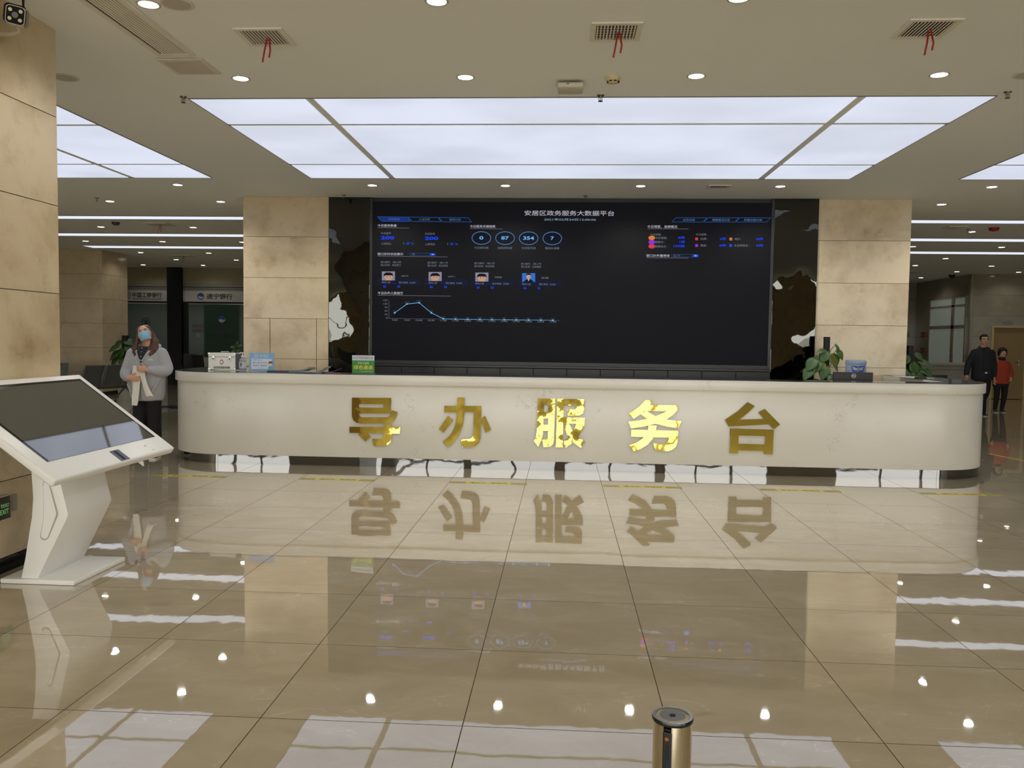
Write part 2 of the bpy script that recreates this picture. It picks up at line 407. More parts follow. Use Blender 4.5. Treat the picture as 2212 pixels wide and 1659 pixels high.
# entrance front: header, piers and mullions around open daylight bays
mb = MB().box(XL, XR, YF-0.25, YF, ZF, H)
xs = [XL]+[v for b in BAYS for v in b]+[XR]
for a, b in zip(xs[0::2], xs[1::2]): mb.box(a, b, YF-0.25, YF, 0, ZF)
struct('wall_front', mb, M_STONE)
M_ALU = mat('grey_aluminium', (92, 94, 94), 0.45, 0.5)
for i, (a, b) in enumerate(BAYS):
    mb = MB(); n = max(2, round((b-a)/1.35)); st = (b-a)/n
    for k in range(n+1):
        x = a+k*st; mb.box(max(a, x-0.035), min(b, x+0.035), YF-0.16, YF-0.06, 0, ZF)
    mb.box(a, b, YF-0.15, YF-0.07, 2.28, 2.36); mb.box(a, b, YF-0.15, YF-0.07, 0, 0.08)
    struct('window_%d' % (i+2), mb, M_ALU)

# the near left column: courses of stone with fine joints, over a dark skirting
def courses(x0, x1, y0, y1, z0=0.095, split=None):
    mb = MB(); zs = [z0]+[0.577+0.6*k for k in range(0, 5)]+[H]
    for k, (a, b) in enumerate(zip(zs, zs[1:])):
        if split and b <= split[1]:
            xx = [x0]+list(split[0])+[x1]
            for p, q in zip(xx, xx[1:]): mb.box(p+(0.004 if p != x0 else 0), q-(0.004 if q != x1 else 0), y0, y1, a+0.0015, b-0.0015)
        else: mb.box(x0, x1, y0, y1, a+0.0015, b-0.0015)
    return mb
def column(name, x0, x1, y0, y1, m, split=None):
    o = struct(name, courses(x0, x1, y0, y1, split=split), m, bevel=0.0015, seg=1)
    core = MB().box(x0+0.012, x1-0.012, y0+0.012, y1-0.012, 0.02, H-0.01); c = core.build('joint_backing', M_BLACKM, o)
    sk = MB().box(x0-0.004, x1+0.004, y0-0.004, y1+0.004, 0, 0.094); sk.build('skirting', M_BLACKG, o)
    return o
column('wall_left_column', -4.743, -3.473, 4.33, 5.60, M_STONE)
column('wall_left_pillar', -4.737, -3.457, 12.20, 13.45, M_STONE, split=((-4.337, -3.635), 1.80))
column('wall_right_pillar', 3.606, 4.897, 12.24, 13.50, M_STONE2)
column('wall_far_left_column', -12.50, -11.23, 19.85, 21.05, M_STONE_FAR)
# wall carrying the screen, and the mirror-black metal cladding either side of it
struct('wall_screen', MB().box(-3.457, 3.606, 12.38, 12.7, 0, H), M_BLACKM)
M_MIRL = wavy_metal('mirror_black_steel', (76, 77, 74), 1.0, 0.02, 1.3, 0.20, seed=4.0, k2=0.05, scale2=4.5)
struct('trim_1', MB().box(-3.453, -2.845, 12.20, 12.37, 0.0, H-0.002), M_MIRL, bevel=0.004)
struct('trim_2', MB().box(2.985, 3.602, 12.20, 12.37, 0.0, H-0.002), M_MIRL, bevel=0.004)
tag(bpy.data.objects['trim_1'], 'tall mirror black wall panel left of the screen', None)
tag(bpy.data.objects['trim_2'], 'tall mirror black wall panel right of the screen', None)

# far left: the bank counters' front wall
YK = 24.8
M_SHUT = mat('grey_shutter', (128, 128, 116), 0.5)
M_BGLASS = mat('dark_green_glass', (48, 70, 58), 0.05, var=0.05)
struct('wall_back', MB().box(XL, 3.4, YK+0.12, YK+0.3, 0, H), mat('dim_wall', (120, 116, 98), 0.6))
mb = MB()
mb.box(XL, -11.96, YK, YK+0.12, 3.08, H).box(-11.50, -5.0, YK, YK+0.12, 3.08, H)
struct('trim_3', mb, mat('fascia_board', (150, 140, 112), 0.55))
struct('wall_back_pillar', MB().box(-11.955, -11.505, YK-0.10, YK+0.12, 0, H), mat('black_granite', (7, 7, 7), 0.3, spec=.2))
# far right: glossy marble return, door wall and end wall
struct('wall_right_partition', MB().box(11.62, 11.90, 24.66, YB, 0, H), M_GREY)
struct('wall_back_right', MB().box(11.90, 12.20, 24.66, 24.86, 0, H).box(12.20, 13.20, 24.66, 24.86, 2.10, H).box(13.20, XR, 24.66, 24.86, 0, H), M_GREY)
struct('wall_end', MB().box(3.4, XR, YB-0.2, YB, 0, H).box(3.2, 3.4, 13.5, YB, 0, H), M_GREY)
struct('trim_4', MB().box(11.585, 11.62, 24.62, 24.70, 0, H), mat('pale_edge_strip', (150, 146, 130), 0.4))
# door in the far right wall
M_DOOR = mat('tan_door', (150, 126, 84), 0.45)
d = struct('door_1', MB().box(12.27, 13.13, 24.70, 24.76, 0.01, 2.04), M_DOOR, bevel=0.004)
d['label'] = 'closed tan wooden door in the far right wall'
fr = MB().box(12.20, 12.27, 24.63, 24.80, 0, 2.10).box(13.13, 13.20, 24.63, 24.80, 0, 2.10).box(12.27, 13.13, 24.63, 24.80, 2.04, 2.10)
fr.build('door_frame', mat('cream_door_frame', (190, 172, 128), 0.45), d, bevel=0.006)
hb = MB().box(12.99, 13.03, 24.685, 24.70, 0.95, 1.13).tube([(13.01, 24.69, 1.06), (13.01, 24.65, 1.06), (12.91, 24.645, 1.06)], 0.011)
hb.build('door_handle', M_STEEL, d, smooth=40)
sg = thing('door_sign', 'small white oval room sign above the tan door', 'sign', (12.66, 24.645, 2.215))
MB().prism([(0.15*math.cos(t*PI/12)*(1 if abs(math.cos(t*PI/12)) < .7 else 1), 0.05*math.sin(t*PI/12)) for t in range(24)], 0, 0.012, face_cam(0, 0, 0)).build('plate', mat('sign_white', (150, 150, 142), 0.5), sg)
MB().text('卫生间', -0.07, 0.07, -0.022, 0.022, face_cam(0, -0.0135, 0)).build('lettering', mat('sign_ink', (60, 62, 70), 0.5), sg)
# windows reflected in the marble return, built as glowing panes in a stone frame
def xwall(x, y, z):                      # a board on a wall that looks towards -X: text x -> -Y
    return frame((x, y, z), (0, -1, 0), (0, 0, 1), (-1, 0, 0))
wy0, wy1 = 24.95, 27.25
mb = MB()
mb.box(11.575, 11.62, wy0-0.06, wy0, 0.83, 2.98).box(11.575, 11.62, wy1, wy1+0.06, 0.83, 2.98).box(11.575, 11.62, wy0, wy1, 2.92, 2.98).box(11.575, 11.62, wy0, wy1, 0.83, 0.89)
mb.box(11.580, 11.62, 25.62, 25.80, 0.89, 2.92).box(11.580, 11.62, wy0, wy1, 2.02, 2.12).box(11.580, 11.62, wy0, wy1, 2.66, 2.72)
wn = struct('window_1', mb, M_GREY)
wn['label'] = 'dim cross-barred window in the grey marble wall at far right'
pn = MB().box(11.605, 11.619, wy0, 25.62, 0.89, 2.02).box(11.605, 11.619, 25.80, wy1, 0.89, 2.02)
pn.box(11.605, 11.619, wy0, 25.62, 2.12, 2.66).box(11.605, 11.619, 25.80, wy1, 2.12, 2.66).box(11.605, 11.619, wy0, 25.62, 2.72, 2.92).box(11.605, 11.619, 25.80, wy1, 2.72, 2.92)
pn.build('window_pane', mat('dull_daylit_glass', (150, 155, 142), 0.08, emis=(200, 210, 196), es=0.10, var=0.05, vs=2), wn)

# ---------------------------------------------------------------- the two bank counters at the back left
M_BSIGN = mat('grey_sign_board', (170, 168, 158), 0.5)
M_INK = mat('black_lettering', (14, 14, 15), 0.4)
M_BLUE = mat('bank_blue', (28, 66, 120), 0.4)
M_DRED = mat('dull_red_lettering', (92, 44, 38), 0.5)
M_SLAT_SHADE = mat('slat_shadow_gap', (20, 20, 18), 0.7)  # near-black colour stands in for the shade between the shutter slats
def bank(name, label, x0, x1, gx0):
    o = thing(name, label, 'bank counter', (0, YK, 0))
    mb = MB()
    for a, b in ((3.075, 2.985), (2.960, 2.925), (2.910, 2.875)): mb.box(x0, x1, -0.012, 0.10, b, a)
    mb.build('shutter_box', M_SHUT, o); MB().box(x0, x1, 0.01, 0.11, 2.49, 3.08).build('shutter_gap', M_SLAT_SHADE, o)
    MB().box(x0, x1, -0.02, 0.0095, 2.536, 2.866).build('sign_board', M_BSIGN, o, bevel=0.004)
    MB().box(gx0, x1, 0.0, 0.02, 0.86, 2.485).build('glass_panel', M_BGLASS, o)
    if gx0 > x0: MB().box(x0, gx0-0.004, 0.0, 0.03, 0.0, 2.485).build('side_panel', M_BLACKM, o)
    MB().box(gx0, x1, -0.006, 0.024, 2.455, 2.487).build('glass_rail', M_STEEL, o)
    MB().box(gx0, x1, -0.02, 0.10, 0.0, 0.858).build('counter_front', mat('pale_counter_panel', (176, 174, 164), 0.4), o)
    return o
bl = bank('bank_front', 'bank counter with the six-character sign, behind the standing woman', XL+0.02, -11.965, XL+0.02)
F = face_cam(0, -0.0245, 0)
MB().text('中国工商银行', -13.075, -12.15, 2.64, 2.80, F, off=0.022).build('lettering', M_INK, bl)
MB().line([(-13.075, 2.60), (-12.15, 2.60)], 0.018, F).build('underline', M_INK, bl)
def icbc(cx, cz, r, y, par, m):
    F = face_cam(0, y, 0); mb = MB().ring((cx, cz), r, r*0.13, 32, F)
    k = r*0.62
    for p in ([(-.75, .75), (.75, .75), (.75, .45), (.2, .45), (.2, .15), (.75, .15), (.75, -.15), (.12, -.15), (.12, .75-.0), (-.12, .75), (-.12, -.15), (-.75, -.15), (-.75, .15), (-.2, .15), (-.2, .45), (-.75, .45)],):
        pass
    mb.flat([(cx-.8*k, cz+.8*k), (cx+.8*k, cz+.8*k), (cx+.8*k, cz+.5*k), (cx-.8*k, cz+.5*k)], F)
    mb.flat([(cx-.8*k, cz-.8*k), (cx+.8*k, cz-.8*k), (cx+.8*k, cz-.5*k), (cx-.8*k, cz-.5*k)], F)
    for sx in (-1, 1):
        mb.flat([(cx+sx*.10*k, cz-.5*k), (cx+sx*.36*k, cz-.5*k), (cx+sx*.36*k, cz+.5*k), (cx+sx*.10*k, cz+.5*k)], F)
        mb.flat([(cx+sx*.36*k, cz-.13*k), (cx+sx*.8*k, cz-.13*k), (cx+sx*.8*k, cz+.13*k), (cx+sx*.36*k, cz+.13*k)], F)
    mb.build('bank_emblem', m, par)
icbc(-13.24, 2.70, 0.125, -0.0245, bl, M_INK); icbc(-12.66, 1.90, 0.13, -0.004, bl, M_INK)
br = bank('bank_front', 'bank counter with a round blue emblem on its sign, right of the black pillar', -11.495, -5.0, -11.33)
F = face_cam(0, -0.0245, 0)
MB().text('遂宁银行', -10.755, -9.96, 2.615, 2.785, F, off=0.02).build('lettering', M_INK, br)
def sui(cx, cz, r, y, par):
    F = face_cam(0, y, 0); F2 = face_cam(0, y-0.002, 0)
    MB().disc((cx, cz), r, 32, F).build('bank_emblem', M_BLUE, par)
    wv = [(cx-r*.80, cz-r*.10), (cx-r*.3, cz+r*.10), (cx+r*.1, cz-.02*r), (cx+r*.45, cz-.12*r), (cx+r*.95, cz+r*.02), (cx+r*.8, cz-r*.3), (cx+.35*r, cz-r*.62), (cx-.1*r, cz-.72*r), (cx-r*.5, cz-r*.55), (cx-r*.75, cz-.3*r)]
    MB().flat(wv, F2).build('emblem_wave', M_BSIGN, par)
sui(-10.94, 2.695, 0.105, -0.0245, br); sui(-10.30, 2.01, 0.12, -0.004, br)
F = face_cam(0, -0.004, 0)
M_FILM = mat('dark_film', (16, 24, 26), 0.5)
for s_, x0, x1, z0, z1, m_ in (('遂宁银行', -10.52, -10.08, 1.73, 1.84, M_FILM), ('时刻相伴', -10.74, -10.37, 1.47, 1.57, M_FILM), ('遂', -10.29, -10.17, 1.44, 1.61, M_FILM), ('您心愿', -10.13, -9.87, 1.48, 1.56, M_FILM), ('单位业务', -11.22, -10.83, 1.75, 1.85, M_DRED), ('预约窗口', -11.22, -10.83, 1.62, 1.72, M_DRED)):
    MB().text(s_, x0, x1, z0, z1, F).build('glass_lettering', m_, br)
MB().box(-11.10, -10.99, -0.006, -0.001, 1.54, 1.58).box(-11.10, -10.99, -0.006, -0.001, 1.48, 1.52).build('notice', mat('pale_notice', (130, 136, 130), 0.5), br)

# ---------------------------------------------------------------- ceiling fittings
def light_panel(x0, cols, rows, label, drop=0.006):
    o = thing('ceiling_light_panel', label, 'ceiling light', (x0, 7.21, H-drop), 0, 'big rectangular light panels in the ceiling')
    for (a, b) in cols:
        for (c, d) in rows: MB().box(a, b, c, d, 0, drop-0.001).build('diffuser', M_PANEL, o)
    # thin dark edge bead round the whole field
    X0, X1, Y1 = cols[0][0], cols[-1][1], rows[-1][1]
    mb = MB().box(X0-.012, X1+.012, -.012, -.002, 0, drop-.001).box(X0-.012, X1+.012, Y1+.002, Y1+.012, 0, drop-.001)
    mb.box(X0-.012, X0-.002, -.002, Y1+.002, 0, drop-.001).box(X1+.002, X1+.012, -.002, Y1+.002, 0, drop-.001)
    mb.build('edge_bead', mat('bead_grey', (120, 116, 106), 0.5), o)
    return o
ROWS = [(0, .835), (.915, 2.665), (2.745, 3.525)]
PC = [(0, 1.015), (1.095, 5.68), (5.76, 6.79)]
light_panel(-3.27, PC, ROWS, 'large nine-field light panel in the ceiling above the reception counter')
light_panel(-4.59-6.79, [(0, 1.03), (1.11, 5.68), (5.76, 6.79)], ROWS, 'large light panel in the ceiling partly hidden by the near left column')
light_panel(4.86, PC, ROWS, 'large light panel in the ceiling at the right edge of the photo')
for k, (y0, y1, t) in enumerate(((14.2, 14.53, 'nearest of the three'), (16.62, 17.02, 'middle one of the three'), (18.9, 19.34, 'farthest of the three'))):
    for side, x0, x1, tt in ((0, -11.15, -4.2, 'left of the screen'), (1, 4.3, 11.4, 'right of the screen')):
        o = thing('ceiling_strip_light', 'long ceiling strip light %s, %s' % (tt, t), 'ceiling light', ((x0+x1)/2, (y0+y1)/2, H-0.006), 0, 'long strip lights in the rear ceiling')
        hx, hy = (x1-x0)/2, (y1-y0)/2
        MB().box(-hx, hx, -hy, hy, 0, 0.005).build('diffuser', M_STRIP, o)
        MB().box(-hx-.01, hx+.01, -hy-.01, -hy-.001, 0, .005).box(-hx-.01, hx+.01, hy+.001, hy+.01, 0, .005).build('edge_bead', MATS['bead_grey'], o)
dl0 = thing('downlight', 'x', 'ceiling light', (0, 0, H))
tr = [(0.072, 0), (0.074, -0.003), (0.070, -0.005), (0.061, -0.004), (0.060, -0.0015)]
MB().lathe([(r, z) for r, z in tr], 28).build('trim_ring', mat('downlight_trim', (196, 190, 176), 0.4), dl0, smooth=40)
def lamp(o, e):
    l = bpy.data.lights.new('downlight_beam', 'SPOT'); l.energy = e; l.spot_size = R(150); l.spot_blend = 0.6; l.shadow_soft_size = 0.05; l.color = SPOT_COL
    q = bpy.data.objects.new('downlight_beam', l); COL.objects.link(q); q.location = (o.location.x, o.location.y, H-0.02)
MB().lathe([(0.0, -0.0032), (0.058, -0.0032), (0.058, -0.0015), (0, -0.0015)], 28).build('lens', M_SPOT, dl0)
ROWS_DL = [(5.18, [-2.61, -.80, 1.02], 'row at the top edge of the photo'), (6.655, [-2.60, -.795, 1.0, 2.828], 'row just in front of the big light panel'),
           (11.26, [-5.285, -2.592, -.795, 1.0, 2.816, 5.50], 'row just behind the big light panel'), (12.65, [-7.013, -5.262, 5.481], 'row level with the screen'),
           (15.63, [-8.85, -7.04, 7.32], 'row between the first and second strip lights'), (18.0, [-10.544, -8.80, -7.008, 7.246, 9.04], 'row between the second and third strip lights'),
           (20.4, [-10.535, -8.796, 8.98], 'row just behind the third strip light'), (22.2, [-10.479, -8.813, 9.02, 10.921], 'last row but one at the rear'),
           (23.95, [-12.297, -10.50, 10.86, 12.51], 'rearmost row in front of the back wall'), (26.2, [10.83], 'spot beyond the door wall')]
first = True
for y, xs, rn in ROWS_DL:
    for k, x in enumerate(xs):
        if len(xs) == 1: lab = 'round recessed downlight, lone %s' % rn
        elif k == 0: lab = 'round recessed downlight, leftmost of the %s' % rn
        elif k == len(xs)-1: lab = 'round recessed downlight, rightmost of the %s' % rn
        else: lab = 'round recessed downlight, %s from left, %s' % (ORD[k], rn)
        if first: dl0.location = (x, y, H); dl0['label'] = lab; dl0['group'] = 'round downlights in the ceiling'; first = False; q = dl0
        else: q = clone(dl0, (x, y, H), label=lab, group='round downlights in the ceiling')
        lamp(q, SPOT_W if y < 11 else SPOT_W*1.9 if y < 12 else SPOT_W_REAR)
# air grilles with red tell-tale ribbons
M_GRILL = mat('grille_white', (226, 222, 210), 0.45)
M_GAP = mat('grille_dark', (34, 30, 24), 0.8)
def grille(x, y, wx, wy, label, ribbon, louv=12, bars=0, frame_w=0.035):
    o = thing('air_vent', label, 'air vent', (x, y, H), 0, 'square ceiling air vents')
    hx, hy, t = wx/2, wy/2, 0.012
    mb = MB().box(-hx, hx, -hy, -hy+frame_w, -t, 0).box(-hx, hx, hy-frame_w, hy, -t, 0).box(-hx, -hx+frame_w, -hy+frame_w, hy-frame_w, -t, 0).box(hx-frame_w, hx, -hy+frame_w, hy-frame_w, -t, 0)
    mb.build('vent_frame', M_GRILL, o, bevel=0.003)
    MB().box(-hx+frame_w, hx-frame_w, -hy+frame_w, hy-frame_w, -0.003, -0.001).build('dark_duct', M_GAP, o)
    for k in range(louv):
        xx = -hx+frame_w+(k+.5)*(wx-2*frame_w)/louv
        Mx = Matrix.Translation((xx, 0, -0.008)) @ Matrix.Rotation(R(35), 4, 'Y')
        MB().box(-.0035, .0035, -hy+frame_w, hy-frame_w, -.005, .005, Mx).build('louvre', M_GRILL, o)
    for k in range(bars):
        yy = -hy+frame_w+(k+.5)*(wy-2*frame_w)/bars
        MB().box(-hx+frame_w, hx-frame_w, yy-.002, yy+.002, -.007, -.004).build('cross_bar', M_GRILL, o)
    for k in range(ribbon):
        s = 1 if k else -1
        pts = [(s*.008*(k or 1)+.02, 0, -.008), (.02+s*.012, -.01, -.05), (.02+s*.02, -.02+.0*k, -.10), (.02+s*(.012 if k else .034), -.02, -.15-.03*(1-k))]
        mb = MB()
        for a, b in zip(pts, pts[1:]): mb.add([(a[0]-.006, a[1], a[2]), (a[0]+.006, a[1], a[2]), (b[0]+.006, b[1], b[2]), (b[0]-.006, b[1], b[2]), (a[0]-.006, a[1]+.002, a[2]), (a[0]+.006, a[1]+.002, a[2]), (b[0]+.006, b[1]+.002, b[2]), (b[0]-.006, b[1]+.002, b[2])], [(0, 1, 2, 3), (7, 6, 5, 4), (0, 4, 5, 1), (1, 5, 6, 2), (2, 6, 7, 3), (3, 7, 4, 0)])
        mb.build('ribbon', M_RED, o)
    return o
grille(-2.07, 5.745, 0.335, 0.335, 'ceiling air vent with red ribbons, leftmost of the near row', 2)
grille(0.32, 5.70, 0.335, 0.335, 'ceiling air vent with one red ribbon, middle of the near row', 2, 12, 6)
grille(2.325, 5.69, 0.335, 0.335, 'ceiling air vent with red ribbons, rightmost of the near row', 2)
grille(2.02, 11.27, 0.30, 0.22, 'small plain ceiling vent above the right part of the screen', 0, 10)
grille(-7.49, 15.2, 0.46, 0.40, 'ceiling air vent between strip lights at rear left', 2)
grille(-9.83, 21.2, 0.50, 0.40, 'ceiling air vent above the bank counters', 2)
grille(6.75, 15.05, 0.30, 0.30, 'ceiling air vent behind the right stone pillar', 0)
grille(9.6, 24.2, 0.50, 0.40, 'ceiling air vent above the grey marble window', 0)
o = thing('linear_air_vent', 'long slotted air vent in the ceiling at top left', 'air vent', (-2.86, 5.2, H))
mb = MB().box(-.145, -.105, -.9, .90, -.012, 0).box(.105, .145, -.9, .90, -.012, 0).box(-.105, .105, .855, .90, -.012, 0).box(-.105, .105, -.9, -.86, -.012, 0)
mb.build('vent_frame', M_GRILL, o, bevel=0.003)
MB().box(-.105, .105, -.86, .855, -.003, -.001).build('dark_duct', M_GAP, o)
for k in range(9):
    xx = -.079+k*.0222; Mx = Matrix.Translation((xx, 0, -.008))
    MB().box(-.0083, .0083, -.86, .855, -.0015, .0015, Mx).build('louvre', M_GRILL, o)
o = thing('access_panel', 'flat square access panel in the ceiling beyond the slotted vent', 'ceiling panel', (-2.88, 6.345, H))
MB().box(-.175, .175, -.18, .18, -.012, 0).build('panel', mat('panel_grey', (214, 209, 196), 0.6), o, bevel=0.008)
MB().box(-.14, .14, -.145, .145, -.014, -.0115).build('mesh_insert', mat('panel_mesh', (198, 193, 180), 0.7), o)
sp = thing('ceiling_speaker', 'round grey ceiling speaker beside the first downlight at top left', 'speaker', (-2.425, 5.17, H), 0, 'round ceiling speakers')
MB().lathe([(.105, 0), (.107, -.006), (.098, -.010), (.090, -.008), (.0, -.008), (0, 0)], 32).build('rim', mat('speaker_rim', (214, 210, 198), 0.5), sp, smooth=40)
MB().lathe([(0, -.0095), (.085, -.0085), (.085, -.0082), (0, -.0082)], 32).build('grille_cloth', mat('speaker_grille', (188, 184, 172), 0.7), sp)
clone(sp, (-4.02, 6.60, H), label='round ceiling speaker half hidden by the near left column')
clone(sp, (3.48, 6.655, H), label='round ceiling speaker cut by the right edge of the photo')
# sprinklers
sk = thing('sprinkler', 'x', 'sprinkler', (0, 0, H))
M_BR = mat('dull_brass', (120, 108, 84), 0.35, 0.8)
MB().lathe([(.030, 0), (.028, -.008), (.012, -.010), (.010, -.022), (0, -.022)], 16).build('escutcheon', M_BR, sk, smooth=40)
MB().tube([(-.011, 0, -.020), (-.016, 0, -.034), (-.004, 0, -.048)], .003, 6).tube([(.011, 0, -.020), (.016, 0, -.034), (.004, 0, -.048)], .003, 6).cyl((0, 0, -.022), (0, 0, -.046), .003, n=8).build('sprinkler_arms', M_BR, sk, smooth=40)
MB().lathe([(0, -.048), (.020, -.050), (.021, -.052), (0, -.052)], 16).build('deflector', M_BR, sk)
for k, (x, y, lab) in enumerate(((-3.30, 7.15, 'small ceiling sprinkler at the left front corner of the light panel'), (0.285, 7.15, 'small ceiling sprinkler at the middle front edge of the light panel'),
        (3.56, 7.10, 'small ceiling sprinkler by the right front corner of the light panel'), (-3.18, 12.0, 'small ceiling sprinkler above the left black mirror panel'), (0.29, 12.0, 'small ceiling sprinkler above the middle of the screen'),
        (-7.05, 12.35, 'small ceiling sprinkler beside the downlight left of the near column edge'), (7.1, 15.3, 'small ceiling sprinkler beyond the right stone pillar'))):
    if k == 0: sk.location = (x, y, H); sk['label'] = lab; sk['group'] = 'ceiling sprinklers'
    else: clone(sk, (x, y, H), label=lab, group='ceiling sprinklers')
o = thing('smoke_detector', 'cream round smoke detector on the ceiling in front of the light panel', 'smoke detector', (0.362, 6.68, H))
MB().lathe([(.060, 0), (.060, -.012), (.050, -.030), (.035, -.042), (0, -.045), (0, 0)], 28).build('body', M_CREAM, o, smooth=35)
for k in range(8):
    a = k*PI/4+.3; Mx = Matrix.Translation((.045*math.cos(a), .045*math.sin(a), -.033)) @ Matrix.Rotation(a, 4, 'Z')
    MB().box(-.006, .004, -.010, .010, -.006, .001, Mx).build('slot', M_BLACKM, o)
o = thing('wireless_router', 'white square wireless box on the ceiling next to the smoke detector', 'router', (0.03, 6.83, H))
MB().box(-.06, .06, -.03, .03, -.022, 0).build('bracket', M_BLACKM, o)
MB().box(-.105, .105, -.105, .105, -.058, -.018).build('housing', mat('router_white', (205, 200, 186), 0.4), o, bevel=0.014, smooth=40, seg=3)
MB().box(-.03, -.01, -.1065, -.1050, -.036, -.030).build('status_mark', M_DSTEEL, o)
o = thing('alarm_bell', 'small red round alarm hanging from the rear right ceiling', 'alarm', (7.436, 15.09, H))
MB().lathe([(.085, 0), (.085, -.02), (.07, -.05), (.03, -.06), (0, -.06), (0, 0)], 20).build('bell', M_RED, o, smooth=40)
o = thing('dome_camera', 'small dark dome camera on the rear right ceiling', 'camera', (11.2, 25.0, H))
MB().lathe([(.09, 0), (.09, -.03), (.06, -.075), (.025, -.095), (0, -.098), (0, 0)], 18).build('dome', M_BLACK, o, smooth=40)
o = thing('dome_camera', 'small grey box hanging from the rear left ceiling', 'camera', (-8.2, 14.98, H))
MB().lathe([(.07, 0), (.07, -.03), (.05, -.05), (0, -.055), (0, 0)], 18).build('dome', M_DSTEEL, o, smooth=40)

# ---------------------------------------------------------------- reception counter
CX0, CX1, CY0, CR, CYB = -4.81, 4.985, 9.60, 0.78, 12.19
def uline(off, n=14):
    """outer outline of the U-shaped counter pushed out by off"""
    r = CR+off; p = [(CX0-off, CYB)]
    c = (CX0+CR, CY0+CR)
    p += [(c[0]-r*math.cos(a), c[1]-r*math.sin(a)) for a in [PI/2*k/n for k in range(n+1)]]
    c = (CX1-CR, CY0+CR)
    p += [(c[0]+r*math.sin(a), c[1]-r*math.cos(a)) for a in [PI/2*k/n for k in range(n+1)]]
    return p+[(CX1+off, CYB)]
def band(o0, o1, z0, z1):
    a, b = uline(o0), uline(o1); mb = MB()
    rings = [[(p[0], p[1], z0), (p[0], p[1], z1), (q[0], q[1], z1), (q[0], q[1], z0)] for p, q in zip(a, b)]
    return mb.loft(rings)
ct = thing('reception_counter', 'long white U-shaped reception counter with gold characters in the middle of the hall', 'reception counter', (0, 0, 0))
band(0.0, -0.05, 0.105, 0.962).build('counter_body', M_QUARTZ, ct, bevel=0.003, smooth=35)
band(0.028, -0.42, 0.960, 1.074).build('counter_lip', M_QUARTZ, ct, bevel=0.006, smooth=35)
band(0.020, -0.415, 1.0735, 1.080).build('counter_top', M_SLATE, ct, smooth=35)
M_PLINTH = wavy_metal('mirror_black_plinth', (26, 27, 26), 0.0, 0.015, 3.0, 0.02)
M_PLINTH.node_tree.nodes['Principled BSDF'].inputs['IOR'].default_value = 2.2
band(-0.015, -0.06, 0.0, 0.1045).build('plinth', M_PLINTH, ct, smooth=35)
band(-0.06, -0.75, 0.70, 0.74).build('staff_desk', mat('staff_desk_grey', (120, 118, 112), 0.4), ct, smooth=35)
